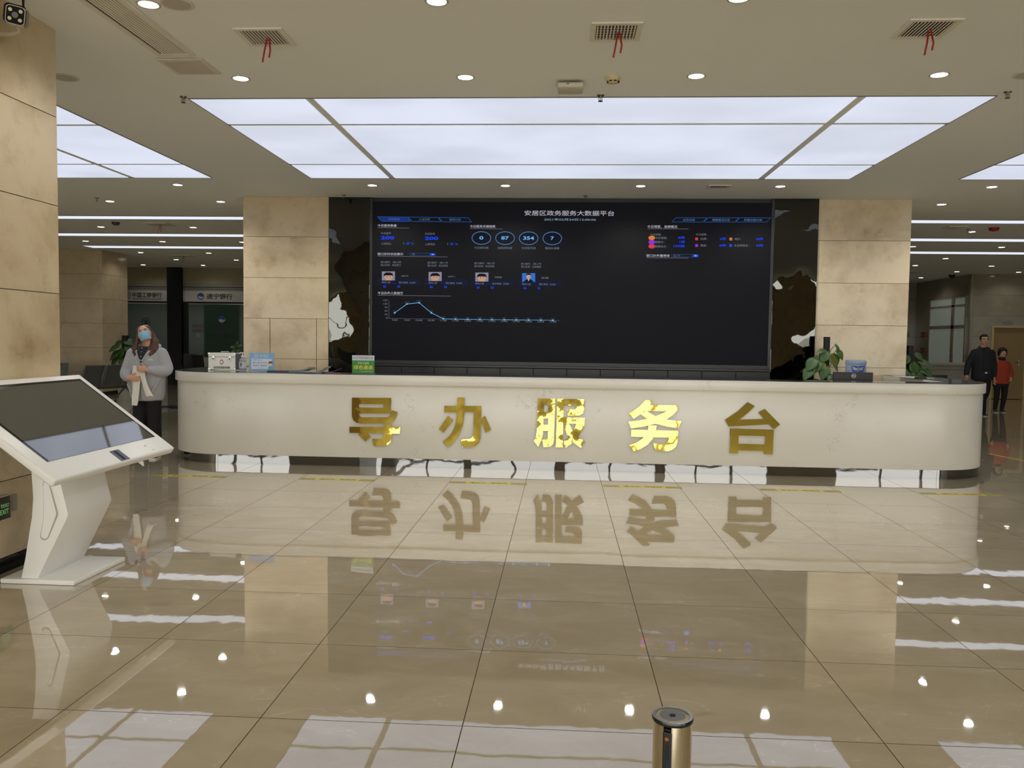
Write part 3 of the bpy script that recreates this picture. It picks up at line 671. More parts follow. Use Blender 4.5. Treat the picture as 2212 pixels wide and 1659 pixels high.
# gold characters: strokes of each, in hundredths of its own box
GOLD = [wavy_metal('gold_mirror_a', (192, 170, 82), 1.0, 0.05, 2.2, 0.12, (0, 0, 0.165), 1.0, 0.05, 12),
        wavy_metal('gold_mirror_b', (192, 170, 82), 1.0, 0.05, 3.0, 0.16, (0, 0, 0.155), 8.0, 0.07, 12),
        wavy_metal('gold_mirror_c', (192, 170, 82), 1.0, 0.05, 4.5, 0.30, (0, 0, 0.12), 3.0, 0.14, 13),
        wavy_metal('gold_mirror_d', (192, 170, 82), 1.0, 0.05, 2.6, 0.16, (0, 0, 0.075), 5.0, 0.03, 12),
        wavy_metal('gold_mirror_e', (192, 170, 82), 1.0, 0.05, 1.6, 0.10, (0, 0, 0.18), 33.0, 0.02, 10)]
CH = [
 ('导', (740, 840, 6.506), [
  [(125,122),(222,125),(222,360),(232,385),(265,400),(620,400),(655,390),(675,360),(682,330),(692,300),(770,324),(758,380),(730,440),(690,475),(640,490),(250,487),(190,475),(145,440),(125,385)],
  [(125,122),(680,128),(680,215),(125,213)], [(572,128),(680,128),(672,348),(572,346)], [(200,262),(678,265),(670,348),(200,345)],
  [(92,535),(815,537),(808,630),(92,620)], [(580,500),(688,503),(690,690),(682,740),(645,787),(585,803),(440,803),(415,705),(535,705),(567,692),(580,660)], [(222,645),(268,606),(345,622),(393,678),(322,742)]]),
 ('办', (740, 840, 6.506), [
  [(1608,122),(1710,122),(1708,330),(1695,480),(1660,600),(1600,700),(1540,775),(1482,825),(1408,745),(1480,690),(1540,612),(1580,520),(1598,410),(1605,330)],
  [(1425,238),(1948,238),(1948,330),(1425,330)], [(1845,240),(1948,240),(1940,690),(1925,745),(1880,795),(1810,820),(1690,822),(1665,712),(1780,708),(1822,690),(1838,650)],
  [(1478,380),(1553,435),(1422,615),(1350,565)], [(2000,380),(2090,575),(2010,612),(1938,420)]]),
 ('服', (1140, 840, 6.506), [
  [(137,135),(225,135),(215,640),(200,720),(152,818),(90,735),(118,680),(132,560)], [(137,135),(378,138),(378,225),(137,222)],
  [(287,138),(378,138),(372,720),(362,770),(330,808),(280,820),(228,820),(208,715),(262,718),(285,690)], [(205,325),(320,325),(320,415),(205,415)], [(205,505),(320,505),(320,590),(205,590)],
  [(412,140),(502,140),(495,825),(400,825)], [(412,140),(790,145),(790,232),(412,230)], [(690,145),(790,145),(785,310),(770,345),(725,372),(565,377),(545,292),(660,290),(688,265)],
  [(490,400),(800,405),(795,490),(490,488)], [(688,470),(797,440),(793,520),(765,585),(700,685),(620,770),(540,830),(500,745),(570,690),(630,610),(665,545)], [(505,510),(580,492),(640,600),(710,680),(808,740),(750,832),(640,750),(555,640)]]),
 ('务', (1140, 840, 6.506), [
  [(1645,160),(1752,160),(1695,245),(1590,350),(1490,420),(1425,345),(1515,285),(1590,222)], [(1600,224),(2095,230),(2095,312),(1570,310)],
  [(1975,300),(2095,300),(2030,370),(1940,432),(1790,490),(1620,532),(1455,555),(1415,462),(1560,447),(1680,422),(1800,382),(1900,338)], [(1580,352),(1660,308),(1800,390),(1920,430),(2155,455),(2115,552),(1960,530),(1800,490),(1690,430)],
  [(1460,575),(2115,590),(2112,688),(1460,672)], [(1997,588),(2115,590),(2105,760),(2085,815),(2040,857),(1980,878),(1800,868),(1772,768),(1935,772),(1972,745),(1986,690)], [(1698,515),(1812,515),(1800,600),(1760,705),(1690,787),(1600,845),(1500,882),(1435,795),(1540,755),(1615,705),(1668,635),(1692,570)]]),
 ('台', (1540, 850, 6.144), [
  [(455,115),(548,165),(455,262),(345,352),(215,440),(165,350),(330,235)], [(180,352),(740,335),(745,410),(215,440)], [(600,250),(680,205),(885,410),(805,472),(735,398)],
  [(240,465),(345,466),(345,800),(240,798)], [(240,465),(805,480),(805,567),(240,558)], [(703,479),(805,480),(798,812),(693,810)], [(300,668),(740,680),(740,768),(300,758)]])]
for gi, (ch, (ox, oy, sc), strokes) in enumerate(CH):
    mb = MB()
    al = [p for s in strokes for p in s]; cxm = (min(p[0] for p in al)+max(p[0] for p in al))/2; cym = (min(p[1] for p in al)+max(p[1] for p in al))/2
    o = at(ox+cxm/sc, oy+cym/sc, 1, CY0-0.03); k = 1/sc/FPX*(o-CAMP).dot(FWD)
    sl = 0.018   # the hand-held camera's tilt, taken out again
    for j, s in enumerate(strokes):
        poly = [((p[0]-cxm)*k, (-(p[1]-cym)+sl*(p[0]-cxm))*k) for p in s]
        mb.prism(poly, 0.0, 0.028-0.0004*j, face_cam(o.x, CY0-0.001, o.z))
    mb.build('gold_character', GOLD[gi], ct)

# ---------------------------------------------------------------- yellow and black queue tapes on the floor
def tape_mat():
    m, nt, b = base('yellow_black_tape'); tc = nt.nodes.new('ShaderNodeTexCoord'); sep = nt.nodes.new('ShaderNodeSeparateXYZ'); nt.links.new(tc.outputs['Object'], sep.inputs[0])
    u = mth(nt, 'ADD', mth(nt, 'MULTIPLY', sep.outputs[0], 28.0), mth(nt, 'MULTIPLY', sep.outputs[1], 28.0))
    st = step(nt, mth(nt, 'FRACT', mth(nt, 'ADD', u, 100)), 0.48, 0.52)
    out = step(nt, mth(nt, 'ABSOLUTE', sep.outputs[0]), 0.235, 0.240)
    c = mix(nt, mth(nt, 'MULTIPLY', st, out), lin((204, 186, 44)), lin((34, 32, 24)))
    nt.links.new(c, b.inputs['Base Color']); b.inputs['Roughness'].default_value = 0.4; return m
M_TAPE = tape_mat()
ordn = ['leftmost', 'second from left', 'third from left', 'fourth from left', 'fifth from left', 'rightmost']
for k in range(6):
    x0 = -4.363+1.604*k
    o = thing('floor_tape', 'yellow and black tape on the floor in front of the counter, %s' % ordn[k], 'floor tape', (x0+.405, 8.67, 0), R(-.4), 'queue tapes in front of the counter')
    MB().box(-.405, .405, -.048, .048, 0.0002, 0.0012).build('tape_strip', M_TAPE, o)
    MB().text('请在此', -.20, -.02, -.030, .030, off=.01, z=.0016).text('等候线', .02, .20, -.030, .030, off=.01, z=.0016).build('lettering', M_INK, o)
o = thing('floor_tape', 'yellow tape on the floor beyond the right end of the counter', 'floor tape', (6.10, 11.45, 0), R(-80))
MB().box(-.60, .60, -.024, .024, 0.0002, 0.0012).build('tape_strip', mat('yellow_tape', (190, 168, 40), 0.4), o)

# ---------------------------------------------------------------- things standing on the counter
ZT = 1.0805
o = thing('medicine_box', 'white aluminium first-aid box with a red cross emblem at the left end of the counter', 'first-aid box', (-4.235, 10.19, ZT))
M_BOXW = mat('box_white', (244, 241, 230), 0.3)
M_BOXS = mat('box_side', (84, 88, 100), 0.4)
M_ALUX = mat('aluminium_edge', (170, 170, 168), 0.3, 0.8)
MB().box(-.172, .172, 0, .20, .002, .160).build('body', M_BOXW, o, bevel=.004); MB().box(-.172, .172, 0, .20, .163, .212).build('lid', M_BOXW, o, bevel=.004)
MB().box(.1722, .178, .006, .194, .006, .208).build('side_panel', M_BOXS, o); MB().box(-.178, -.1722, .006, .194, .006, .208).build('side_panel', M_BOXS, o)
for sx in (-1, 1):
    for z0 in (0, .190): MB().box(sx*.160-.017, sx*.160+.017, -.004, .03, z0, z0+.026).build('corner_cap', M_ALUX, o, bevel=.003)
    c = MB().box(sx*.105-.017, sx*.105+.017, -.010, 0, .118, .178).build('latch', M_ALUX, o, bevel=.003)
    MB().box(sx*.105-.008, sx*.105+.008, -.014, -.009, .126, .150).build('latch_tongue', M_DSTEEL, c)
F = face_cam(0, -.0015, 0); MB().prism([(-.034, .098), (0, .132), (.034, .098), (0, .064)], 0, .002, F).build('emblem', mat('emblem_red', (150, 36, 34), 0.4), o)
MB().prism([(-.022, .098), (0, .120), (.022, .098), (0, .076)], .0022, .003, F).build('emblem_centre', M_BOXW, o)
MB().box(-.034, -.022, -.0042, -.0018, .092, .104).box(.022, .034, -.0042, -.0018, .092, .104).build('emblem_notch', M_BOXW, o)
MB().box(-.102, .102, -.003, 0, .018, .042).build('name_plate', mat('plate_green', (34, 62, 40), 0.4), o); MB().text('Medicine Cabinet', -.09, .09, .022, .038, face_cam(0, -.0036, 0)).build('lettering', M_BOXW, o)
MB().tube([(-.05, .10, .212), (-.05, .10, .226), (.05, .10, .226), (.05, .10, .212)], .006, 8).build('handle', M_ALUX, o, smooth=40)
o = thing('sanitizer_bottle', 'clear pump bottle of hand sanitizer beside the first-aid box', 'bottle', (-3.958, 10.16, ZT))
M_CLEAR = mat('clear_plastic', (200, 206, 212), 0.08, trans=0.45, ior=1.25, var=0)
MB().lathe([(0, 0), (.040, 0), (.043, .01), (.043, .115), (.036, .138), (.016, .152), (.016, .165), (0, .165)], 24).build('bottle', M_CLEAR, o, smooth=40)
MB().lathe([(0, .006), (.039, .006), (.039, .09), (0, .09)], 24).build('gel', mat('gel', (190, 198, 205), 0.1, trans=0.5, var=0), o, smooth=40)
MB().lathe([(.0435, .03), (.0442, .03), (.0442, .105), (.0435, .105)], 24).build('label', mat('label_grey', (205, 205, 210), 0.5), o, smooth=40)
MB().box(-.012, .004, -.0455, -.044, .05, .095).build('label_print', mat('label_print', (86, 84, 110), .5), o)
MB().lathe([(0, .165), (.019, .165), (.019, .182), (.007, .186), (.007, .212), (.017, .214), (.017, .224), (0, .224)], 20).tube([(0, 0, .219), (-.02, -.02, .219), (-.032, -.032, .208)], .006, 8).build('pump', M_WHITE, o, smooth=40)
# two acrylic sign stands
M_ACR = mat('clear_acrylic', (220, 228, 228), 0.04, trans=0.8, ior=1.2, var=0)
M_SKYB = mat('poster_blue', (140, 190, 234), 0.4, var=0.2, vs=9)
o = thing('sign_stand', 'light blue mask notice in a clear stand on the left part of the counter', 'sign', (-3.69, 10.08, ZT))
MB().box(-.158, .158, -.030, .060, 0, .004).box(-.158, .158, .008, .011, .004, .222).build('stand', M_ACR, o)
MB().box(-.156, .156, .003, .0075, .006, .220).build('poster', M_SKYB, o)
MB().box(-.128, .126, .0012, .003, .022, .150).build('text_panel', mat('poster_panel', (226, 234, 246), 0.5), o)
F = face_cam(0, .0008, 0); M_PB = mat('poster_print', (92, 104, 170), .5)
MB().text('戴好口罩 请配合', -.085, .085, .160, .205, F, off=.01).build('headline', mat('poster_headline', (216, 228, 244), .5), o)
MB().text('温馨提示共同抗疫', -.108, .0, .128, .140, F).text('戴口罩 讲卫生', -.108, .07, .090, .112, F).text('勤洗手 勤通风', -.108, .07, .055, .077, F).text('政务服务中心 宣', -.05, .07, .030, .039, F).build('print', M_PB, o)
mb = MB().disc((.112, .086, 0), .026, 20, F).build('cartoon_face', mat('poster_skin', (226, 190, 166), .5), o)
F = face_cam(0, .0002, 0)
MB().flat([(.084, .088), (.086, .106), (.098, .118), (.114, .121), (.130, .116), (.139, .102), (.140, .088), (.126, .098), (.110, .100), (.096, .097)], F).build('cartoon_hair', mat('poster_hair', (96, 60, 50), .5), o)
MB().flat([(.094, .082), (.130, .082), (.128, .068), (.112, .062), (.096, .068)], F).build('cartoon_mask', M_WHITE, o); MB().flat([(.090, .060), (.134, .060), (.146, .014), (.080, .014)], F).build('cartoon_coat', mat('poster_teal', (110, 180, 190), .5), o)
o = thing('sign_stand', 'green and white sign in a clear stand in front of the left black panel', 'sign', (-2.347, 9.76, ZT))
MB().box(-.140, .140, -.035, .045, 0, .004).box(-.134, .134, .008, .011, .004, .218).build('stand', M_ACR, o)
MB().box(-.132, .132, .003, .0075, .006, .157).build('green_field', mat('sign_green', (58, 140, 52), .45), o); MB().box(-.132, .132, .003, .0075, .157, .216).build('white_band', mat('sign_band', (214, 218, 226), .45), o)
F = face_cam(0, .0022, 0)
MB().text('遂宁市安居区政务服务和大数据', -.088, .118, .168, .205, F).build('band_lettering', mat('sign_dark', (50, 60, 84), .5), o); MB().ring((-.108, .187), .014, .003, 20, F).disc((-.108, .187), .006, 14, F).build('emblem', mat('sign_emblem', (92, 96, 150), .5), o)
MB().text('农民工服务', -.066, .070, .112, .138, F).text('遂宁市政务服务管理局 宣', -.03, .115, .022, .032, F).build('white_lettering', M_WHITE, o); MB().text('绿色通道', -.112, .116, .050, .100, F, off=.012).build('yellow_lettering', mat('sign_yellow', (226, 214, 60), .45), o)
# papers lying on the counter
def paper(name, label, x, y, wx, wy, rz, col, th=.003, curl=0.0, z=ZT, cat='leaflet', rough=.45):
    o = MB()
    n = 8; rings = []
    for k in range(n+1):
        t = k/n; xx = (t-.5)*wx; c = curl*(t-.2)**2 if t > .2 else 0
        rings.append([(xx, -wy/2, c), (xx, wy/2, c), (xx, wy/2, c+th), (xx, -wy/2, c+th)])
    ob = o.loft(rings).build(name, mat('paper_%d_%d_%d' % col, col, rough), None, smooth=30); ob.location = (x, y, z+.0003); ob.rotation_euler = (0, 0, rz)
    return tag(ob, label, cat)
paper('folder', 'dark slate blue folder on the counter right of the mask notice', -3.42, 9.95, .26, .20, R(8), (58, 66, 84), .014, cat='folder')
paper('brochure', 'pale green brochure fanned on the counter left of the white sheet', -3.14, 9.95, .26, .19, R(-6), (112, 130, 124), .020, .06, cat='brochure')
paper('brochure', 'grey-blue brochure lying under the fanned ones on the counter', -2.99, 9.735, .34, .10, R(-3), (84, 96, 124), .008, .015, cat='brochure')
paper('paper_sheet', 'curled white sheet on the counter between the brochures', -2.95, 10.10, .20, .15, R(-12), (206, 208, 214), .003, .10, cat='paper')
paper('brochure', 'dark navy brochure with a lifted corner beside the white sheet', -2.76, 9.90, .22, .16, R(4), (50, 54, 92), .008, .07, cat='brochure')
paper('leaflet', 'pale red leaflet on the counter left of the green sign', -2.63, 9.72, .26, .16, R(-4), (150, 86, 80), .005, .004)
paper('pen_holder', 'small flat black pen tray on the counter by the green sign', -2.53, 9.665, .12, .04, R(-3), (22, 20, 22), .010, cat='pen tray')
# monitor seen from behind
o = thing('computer_monitor', 'back of a black computer monitor behind the right half of the counter', 'monitor', (3.515, 10.32, .741), R(-1))
MB().box(-.232, .232, 0, .035, .13, .428).build('back_shell', mat('monitor_black', (24, 24, 25), .45), o, bevel=.006)
MB().box(-.225, .225, .0352, .038, .14, .42).build('screen_glass', M_BLACKG, o)
MB().box(-.03, .03, -.03, .004, .0, .25).build('neck', M_BLACK, o, bevel=.004); MB().box(-.12, .12, -.09, .10, 0, .012).build('foot', M_BLACK, o, bevel=.004)
F = face_cam(.005, -.0012, .385); M_LOGO = mat('logo_silver', (190, 190, 190), .3, .3)
MB().ring((0, 0), .026, .0045, 28, F).text('DELL', -.020, .020, -.008, .008, F, off=.02).build('logo', M_LOGO, o)
# water dispenser with an upturned bottle
o = thing('water_dispenser', 'white water dispenser standing behind the counter below the blue bottle', 'water dispenser', (4.02, 11.72, 0))
MB().box(-.15, .15, -.15, .15, .02, .955).build('cabinet', M_WHITE, o, bevel=.012); MB().lathe([(.135, .955), (.13, .985), (.05, .985), (.05, .955)], 28).build('bottle_collar', M_WHITE, o, smooth=40)
MB().box(-.14, .14, -.156, -.15, .60, .80).build('tap_recess', M_DSTEEL, o)
for sx in (-.05, .05): MB().cyl((sx, -.155, .74), (sx, -.19, .735), .012).build('tap', M_CHROME if sx < 0 else M_RED, o, smooth=40)
o = thing('water_bottle', 'translucent blue water bottle with a blue label behind the black monitor', 'water bottle', (4.02, 11.72, .986))
MB().lathe([(0, .0), (.09, .005), (.125, .06), (.134, .10), (.130, .115), (.134, .13), (.134, .225), (.130, .24), (.137, .255), (.137, .285), (.125, .305), (.10, .309), (.05, .302), (0, .300)], 32).build('bottle', mat('bottle_blue', (160, 176, 202), .12, trans=.25, ior=1.33, var=0), o, smooth=50)
def curved(poly, r, z0, M=None):
    n = len(poly); vs = [(r*math.sin(p[0]/r), -r*math.cos(p[0]/r), z0+p[1]) for p in poly]; return vs
lab = [(-.105+.19*k/12, .092) for k in range(13)]+[(-.105+.19*(.5+.5*math.cos(t)), .092-.112*math.sin(t)) for t in [PI*k/14 for k in range(1, 14)]]
mb = MB(); vs = curved(lab, .1385, .135); cvs = curved([(-.01, .05)], .1385, .135); mb.add(vs+cvs, [(i, (i+1) % len(vs), len(vs)) for i in range(len(vs))]); mb.build('label', mat('label_blue', (20, 66, 160), .3), o)
vs, fs, a, b, c, d = text_geo('冰纯', .0); sx = .10/(b-a); mb = MB(); mb.add([((.1400)*math.sin((-.06+(p[0]-a)*sx)/.14), -.1400*math.cos((-.06+(p[0]-a)*sx)/.14), .165+(p[1]-c)*.042/(d-c)) for p in vs], fs); mb.build('label_lettering', mat('label_yellow', (214, 200, 60), .4), o)
o = thing('document_tray', 'low grey glass edge and papers on the right arm of the counter', 'papers', (4.62, 11.3, ZT), R(6))
MB().box(-.16, .12, -.30, .30, 0, .006).build('paper_pad', mat('pad_white', (178, 180, 184), .4), o); MB().box(-.15, -.05, -.42, -.31, 0, .02).build('black_clip', M_BLACK, o)

# ---------------------------------------------------------------- the big LED screen
YS = 12.21
sc = thing('led_screen', 'huge dark LED screen showing a data dashboard between the black panels', 'screen', (0, YS, 0))
MB().box(-2.80, 2.94, 0.0, 0.12, 1.185, 3.50).build('display', mat('led_black', (9, 9, 11), 0.5, emis=(60, 66, 92), es=0.03, spec=0.12, var=0), sc)
mb = MB().box(-2.843, -2.802, -.012, .13, 1.13, 3.555).box(2.942, 2.983, -.012, .13, 1.13, 3.555).box(-2.802, 2.942, .03, .13, 3.502, 3.555).box(-2.802, 2.942, -.008, .13, 1.13, 1.183)
mb.build('screen_frame', mat('screen_frame', (20, 20, 20), 0.35), sc)
FS = face_cam(0, -.003, 0); FS2 = face_cam(0, -.0045, 0); FS0 = face_cam(0, -.0015, 0)
def A(cx, cy): p = at(780+cx/4.809, 420+cy/4.809, 1, YS); return (p.x, p.z)
def B(cx, cy): p = at(1240+cx/4.046, 420+cy/4.046, 1, YS); return (p.x, p.z)
KIND = {}
NK = [0]
def layer(k): return KIND.setdefault(k, MB())
def fresh(k): NK[0] += 1; return KIND.setdefault('%s|%d' % (k, NK[0]), MB())
def tx(k, s, f, x0, x1, y0, y1, off=0.0):
    a = f(x0, (y0+y1)/2); b = f(x1, (y0+y1)/2); c = f((x0+x1)/2, y0); d = f((x0+x1)/2, y1); zc = (a[1]+b[1])/2
    h = (c[1]-d[1])/2; fresh(k).text(s, a[0], b[0], zc-h, zc+h, FS, off=off)
def poly(k, f, pts, F=FS0): fresh(k).flat([f(*p) for p in pts], F)
def outline(k, f, pts, wd=.010, close=True): q = [f(*p) for p in pts]; fresh(k).line(q+([q[0]] if close else []), wd, FS)
tx('heading_text', '安居区政务服务大数据平台', A, 1698, 2630, 168, 222, .006); tx('clock_text', '2021年02月24日12:00:06', A, 1902, 2440, 248, 274, .006)
outline('tab_outline', A, [(170, 232), (480, 236), (515, 281), (215, 279)]); poly('active_tab', A, [(173, 234), (478, 238), (511, 279), (218, 277)])
outline('tab_outline', A, [(487, 236), (797, 240), (835, 283), (532, 281)]); outline('tab_outline', A, [(805, 240), (1110, 243), (1150, 286), (850, 284)])
tx('tab_text', '大厅实况', A, 285, 400, 246, 268); tx('tab_text', '人流分析', A, 600, 718, 249, 271); tx('tab_text', '事项分析', A, 918, 1035, 252, 274)
for s, x0, x1, y0, y1, xe in (('今日服务数量', 172, 370, 310, 337, 720), ('今日服务关键指数', 1130, 1397, 318, 346, 1700), ('窗口实时状态展示', 172, 438, 605, 633, 1380), ('今日办件人数趋势', 172, 438, 1010, 1040, 1440)):
    tx('heading_text', s, A, x0, x1, y0, y1, .008); outline('heading_rule', A, [(x0, y1+8), (xe*.6+x0*.4, y1+11+(xe-x0)*.004)], .008, False); outline('faint_rule', A, [(xe*.6+x0*.4, y1+11+(xe-x0)*.004), (xe, y1+13+(xe-x0)*.008)], .006, False)
for dx, dy, s in ((0, 0, '今日接件'), (457, 5, '今日办件')):
    tx('body_text', s, A, 205+dx, 312+dx, 392+dy, 416+dy); tx('blue_figures', '200', A, 205+dx, 345+dx, 433+dy, 469+dy, .03); tx('body_text', '上周同比', A, 205+dx, 313+dx, 501+dy, 524+dy)
    tx('green_arrow', '↑', A, 436+dx, 452+dx, 497+dy, 522+dy, .02); tx('blue_figures', '0', A, 470+dx, 502+dx, 497+dy, 523+dy, .02); tx('dim_figures', '%', A, 520+dx, 552+dx, 499+dy, 523+dy)
for i, (n, s, w_) in enumerate((('0', '今日预约数', 22), ('87', '当前排队数', 40), ('354', '今日取号数', 57), ('7', '事后补录数', 17))):
    cx = 1250+245.3*i; cyy = 453+i*1.3; c = A(cx, cyy); rx = A(cx+101, cyy)[0]-c[0]; rz = c[1]-A(cx, cyy+70)[1]
    fresh('dial_ring').ring(c, rx, .011, 40, FS, ry=rz); fresh('dial_face').disc(c+(0,), rx-.012, 36, FS0, ry=rz-.012)
    tx('dial_figures', n, A, cx-w_, cx+w_, cyy-20, cyy+17, .03); tx('body_text', s, A, cx-75, cx+75, 543+i*1.5, 567+i*1.5)
outline('tab_outline', A, [(505, 609), (716, 611), (716, 636), (505, 634)], .006); poly('blue_button', A, [(717, 611), (772, 611), (772, 637), (717, 636)]); fresh('button_arrow').flat([A(733, 619), A(757, 619), A(745, 631)], FS); tx('dim_text', '1楼', A, 526, 560, 612, 632)
for i, (a, b, nm) in enumerate((('窗口编号：1楼-18号', '窗口名称：食品窗口', 'aj0018'), ('窗口编号：1楼-11号', '窗口名称：综合受理', 'aj0011'), ('窗口编号：1楼-2号', '窗口名称：综合受理', '冯雪梅'), ('窗口编号：1楼-17号', '窗口名称：社保缴费', '张娟'))):
    dx, dy = 485.5*i, 6*i
    tx('body_text', a, A, 205+dx, 416+dx, 693+dy, 714+dy); tx('body_text', b, A, 205+dx, 413+dx, 723+dy, 745+dy)
    poly('card_bar', A, [(170+dx, 872+dy), (622+dx, 875+dy), (622+dx, 941+dy), (170+dx, 938+dy)], face_cam(0, -.001, 0))
    tx('body_text', '等待人数', A, 215+dx, 306+dx, 904+dy, 924+dy); tx('body_text', '预计等待（分钟）', A, 392+dx, 566+dx, 906+dy, 927+dy); tx('body_text', nm, A, 416+dx, 490+dx, 839+dy, 859+dy)
    tx('blue_figures', '0', A, 230+dx, 260+dx, 944+dy, 968+dy, .02); tx('blue_figures', '0', A, 377+dx, 407+dx, 945+dy, 969+dy, .02)
    q = lambda x, y: A(dx+x, dy+y)
    sfx = '|p%d' % i; f = layer(('portrait_back_blue' if i == 3 else 'portrait_back')+sfx); f.flat([q(216, 800), q(352, 800), q(352, 893), q(216, 893)], face_cam(0, -.002, 0))
    
    def oval(k, x, y, rx, ry, F): c = q(x, y); layer(k+sfx).disc(c+(0,), abs(q(x+rx, y)[0]-c[0]), 20, F, ry=abs(q(x, y+ry)[1]-c[1]))
    if i < 3:
        oval('portrait_skin', 284, 852, 46, 30, FS); layer('portrait_skin'+sfx).flat([q(262, 872), q(308, 872), q(322, 893), q(250, 893)], FS)
        layer('portrait_dark'+sfx).flat([q(236, 856), q(236, 828), q(258, 812), q(300, 811), q(328, 822), q(334, 856), q(322, 842), q(284, 841), q(248, 842)], FS2)
        oval('portrait_white', 267, 854, 7, 6, FS2); oval('portrait_white', 301, 854, 7, 6, FS2); oval('portrait_dark', 269, 854, 5, 5, face_cam(0, -.006, 0)); oval('portrait_dark', 303, 854, 5, 5, face_cam(0, -.006, 0))
    else:
        oval('portrait_skin', 283, 835, 24, 26, FS); layer('portrait_dark'+sfx).flat([q(256, 832), q(260, 808), q(283, 800), q(308, 808), q(311, 832), q(300, 818), q(268, 818)], FS2)
        layer('portrait_dark'+sfx).flat([q(226, 893), q(262, 864), q(306, 864), q(342, 893)], FS); layer('portrait_white'+sfx).flat([q(272, 862), q(294, 862), q(284, 884)], FS2)
pts = [(350, 1230), (477, 1138), (603, 1125), (730, 1230), (856, 1293), (981, 1296), (1108, 1298), (1235, 1299), (1360, 1301), (1487, 1302), (1613, 1304), (1740, 1305), (1867, 1306), (1994, 1308)]
outline('chart_axis', A, [(290, 1100), (290, 1287)], .008, False); outline('chart_axis', A, [(255, 1286), (2062, 1310)], .006, False); outline('chart_line', A, pts, .008, False)
poly('chart_fill', A, [(350, 1230), (477, 1138), (603, 1125), (730, 1230), (856, 1291), (350, 1286)], face_cam(0, -.001, 0))
for k in range(5): outline('faint_rule', A, [(290, 1102+36.5*k), (2060, 1124+37*k)], .004, False)
for k, p in enumerate(pts):
    c = A(*p); fresh('chart_point').disc(c+(0,), .015, 14, FS2, ry=.012)
    tx('body_text', ['9:00', '9:30', '10:00', '10:30', '11:00', '11:30', '12:00', '14:00', '14:30', '15:00', '15:30', '16:00', '16:30', '17:00'][k], A, p[0]-(28 if k < 2 else 34), p[0]+(28 if k < 2 else 34), 1296+k*1.5, 1313+k*1.5)
    tx('dim_text', ['46人', '121人', '135人', '46人'][k] if k < 4 else '0人', A, p[0]-(27 if 0 < k < 3 else 18), p[0]+(27 if 0 < k < 3 else 18), p[1]-27, p[1]-12)
for k, s in enumerate(('150', '120', '90', '60', '30', '0')): tx('body_text', s, A, 275-15*len(s), 275, 1092+36.5*k, 1108+36.5*k)
for k, (s, x0, x1) in enumerate((('办件分析', 952, 1057), ('预警情况分析', 1207, 1363), ('跑腿次数分析', 1486, 1645))):
    dx = 279*k; outline('tab_outline', B, [(855+dx, 241), (892+dx, 204), (1160+dx, 205), (1123+dx, 242)], .009); tx('tab_text', s, B, x0, x1, 213, 235)
tx('heading_text', '今日预警、发牌情况', B, 640, 902, 270, 294, .008); outline('heading_rule', B, [(640, 300), (1000, 302)], .008, False); outline('faint_rule', B, [(1000, 302), (1270, 304)], .006, False)
tx('body_text', '今日预警', B, 666, 760, 342, 360); tx('body_text', '今日发牌', B, 1062, 1156, 341, 360)
for k, (s, n, x0, x1, col) in enumerate((('今日到期：', '0件', 710, 908, 'orange_icon'), ('预警中：', '1件', 708, 922, 'purple_icon'), ('超期未办：', '199件', 708, 870, 'red_icon'))):
    y = 380+37*k; c = B(679, y); fresh(col).disc(c+(0,), .048, 18, FS, ry=.032); tx('body_text', s, B, x0, x0+(105 if k != 1 else 82), y-10, y+11); tx('blue_figures', n, B, x1, 970, y-14, y+10, .025)
for (s, n, ix, iy, x0, x1, n0, n1, col) in (('红牌：', '2件', 1071, 389, 1106, 1164, 1273, 1330, 'red_icon'), ('催办：', '0件', 1370, 390, 1403, 1460, 1592, 1655, 'orange_icon'), ('黄牌：', '0件', 1071, 447, 1104, 1162, 1270, 1330, 'purple_icon'), ('乱投牌警告：', '0件', 1369, 447, 1400, 1530, 1591, 1655, 'blue_button')):
    fresh(col).flat([B(ix-12, iy-12), B(ix+12, iy-12), B(ix+12, iy+12), B(ix-12, iy+12)], FS); tx('body_text', s, B, x0, x1, iy-11, iy+10); tx('blue_figures', n, B, n0, n1, iy-12, iy+11, .025)
tx('heading_text', '窗口办件量榜单', B, 632, 836, 523, 547, .008); outline('heading_rule', B, [(632, 554), (1000, 556)], .008, False); outline('faint_rule', B, [(1000, 556), (1310, 558)], .006, False)
outline('tab_outline', B, [(853, 524), (1036, 525), (1036, 548), (853, 547)], .006); poly('blue_button', B, [(1037, 524), (1087, 525), (1087, 549), (1037, 548)]); fresh('button_arrow').flat([B(1050, 531), B(1074, 531), B(1062, 544)], FS2); tx('dim_text', '窗口号', B, 868, 928, 527, 546)
EC = dict(heading_text=((206, 204, 220), .70), clock_text=((150, 176, 214), .75), tab_text=((110, 150, 200), .6), body_text=((150, 160, 176), .55), dim_text=((120, 130, 150), .6), dim_figures=((40, 90, 180), .8), blue_figures=((18, 62, 236), 1.1),
  green_arrow=((40, 170, 90), .8), dial_ring=((76, 126, 190), .8), dial_face=((14, 20, 42), .4), dial_figures=((110, 176, 236), .9), tab_outline=((40, 86, 160), .6), active_tab=((24, 52, 140), .75), heading_rule=((150, 150, 168), .35),
  faint_rule=((44, 46, 58), .22), blue_button=((20, 76, 214), .95), button_arrow=((190, 210, 240), .7), card_bar=((20, 26, 62), .55), portrait_back=((150, 148, 166), .75), portrait_back_blue=((50, 120, 220), .8), portrait_skin=((216, 168, 140), .75), portrait_dark=((20, 16, 20), .3),
  portrait_white=((220, 220, 224), .7), chart_axis=((120, 128, 146), .35), chart_line=((110, 180, 236), .9), chart_fill=((14, 17, 34), .3), orange_icon=((230, 130, 50), .85), purple_icon=((150, 50, 220), .85), red_icon=((220, 60, 80), .85))
EC['chart_point'] = EC['chart_line']; PORT = {}
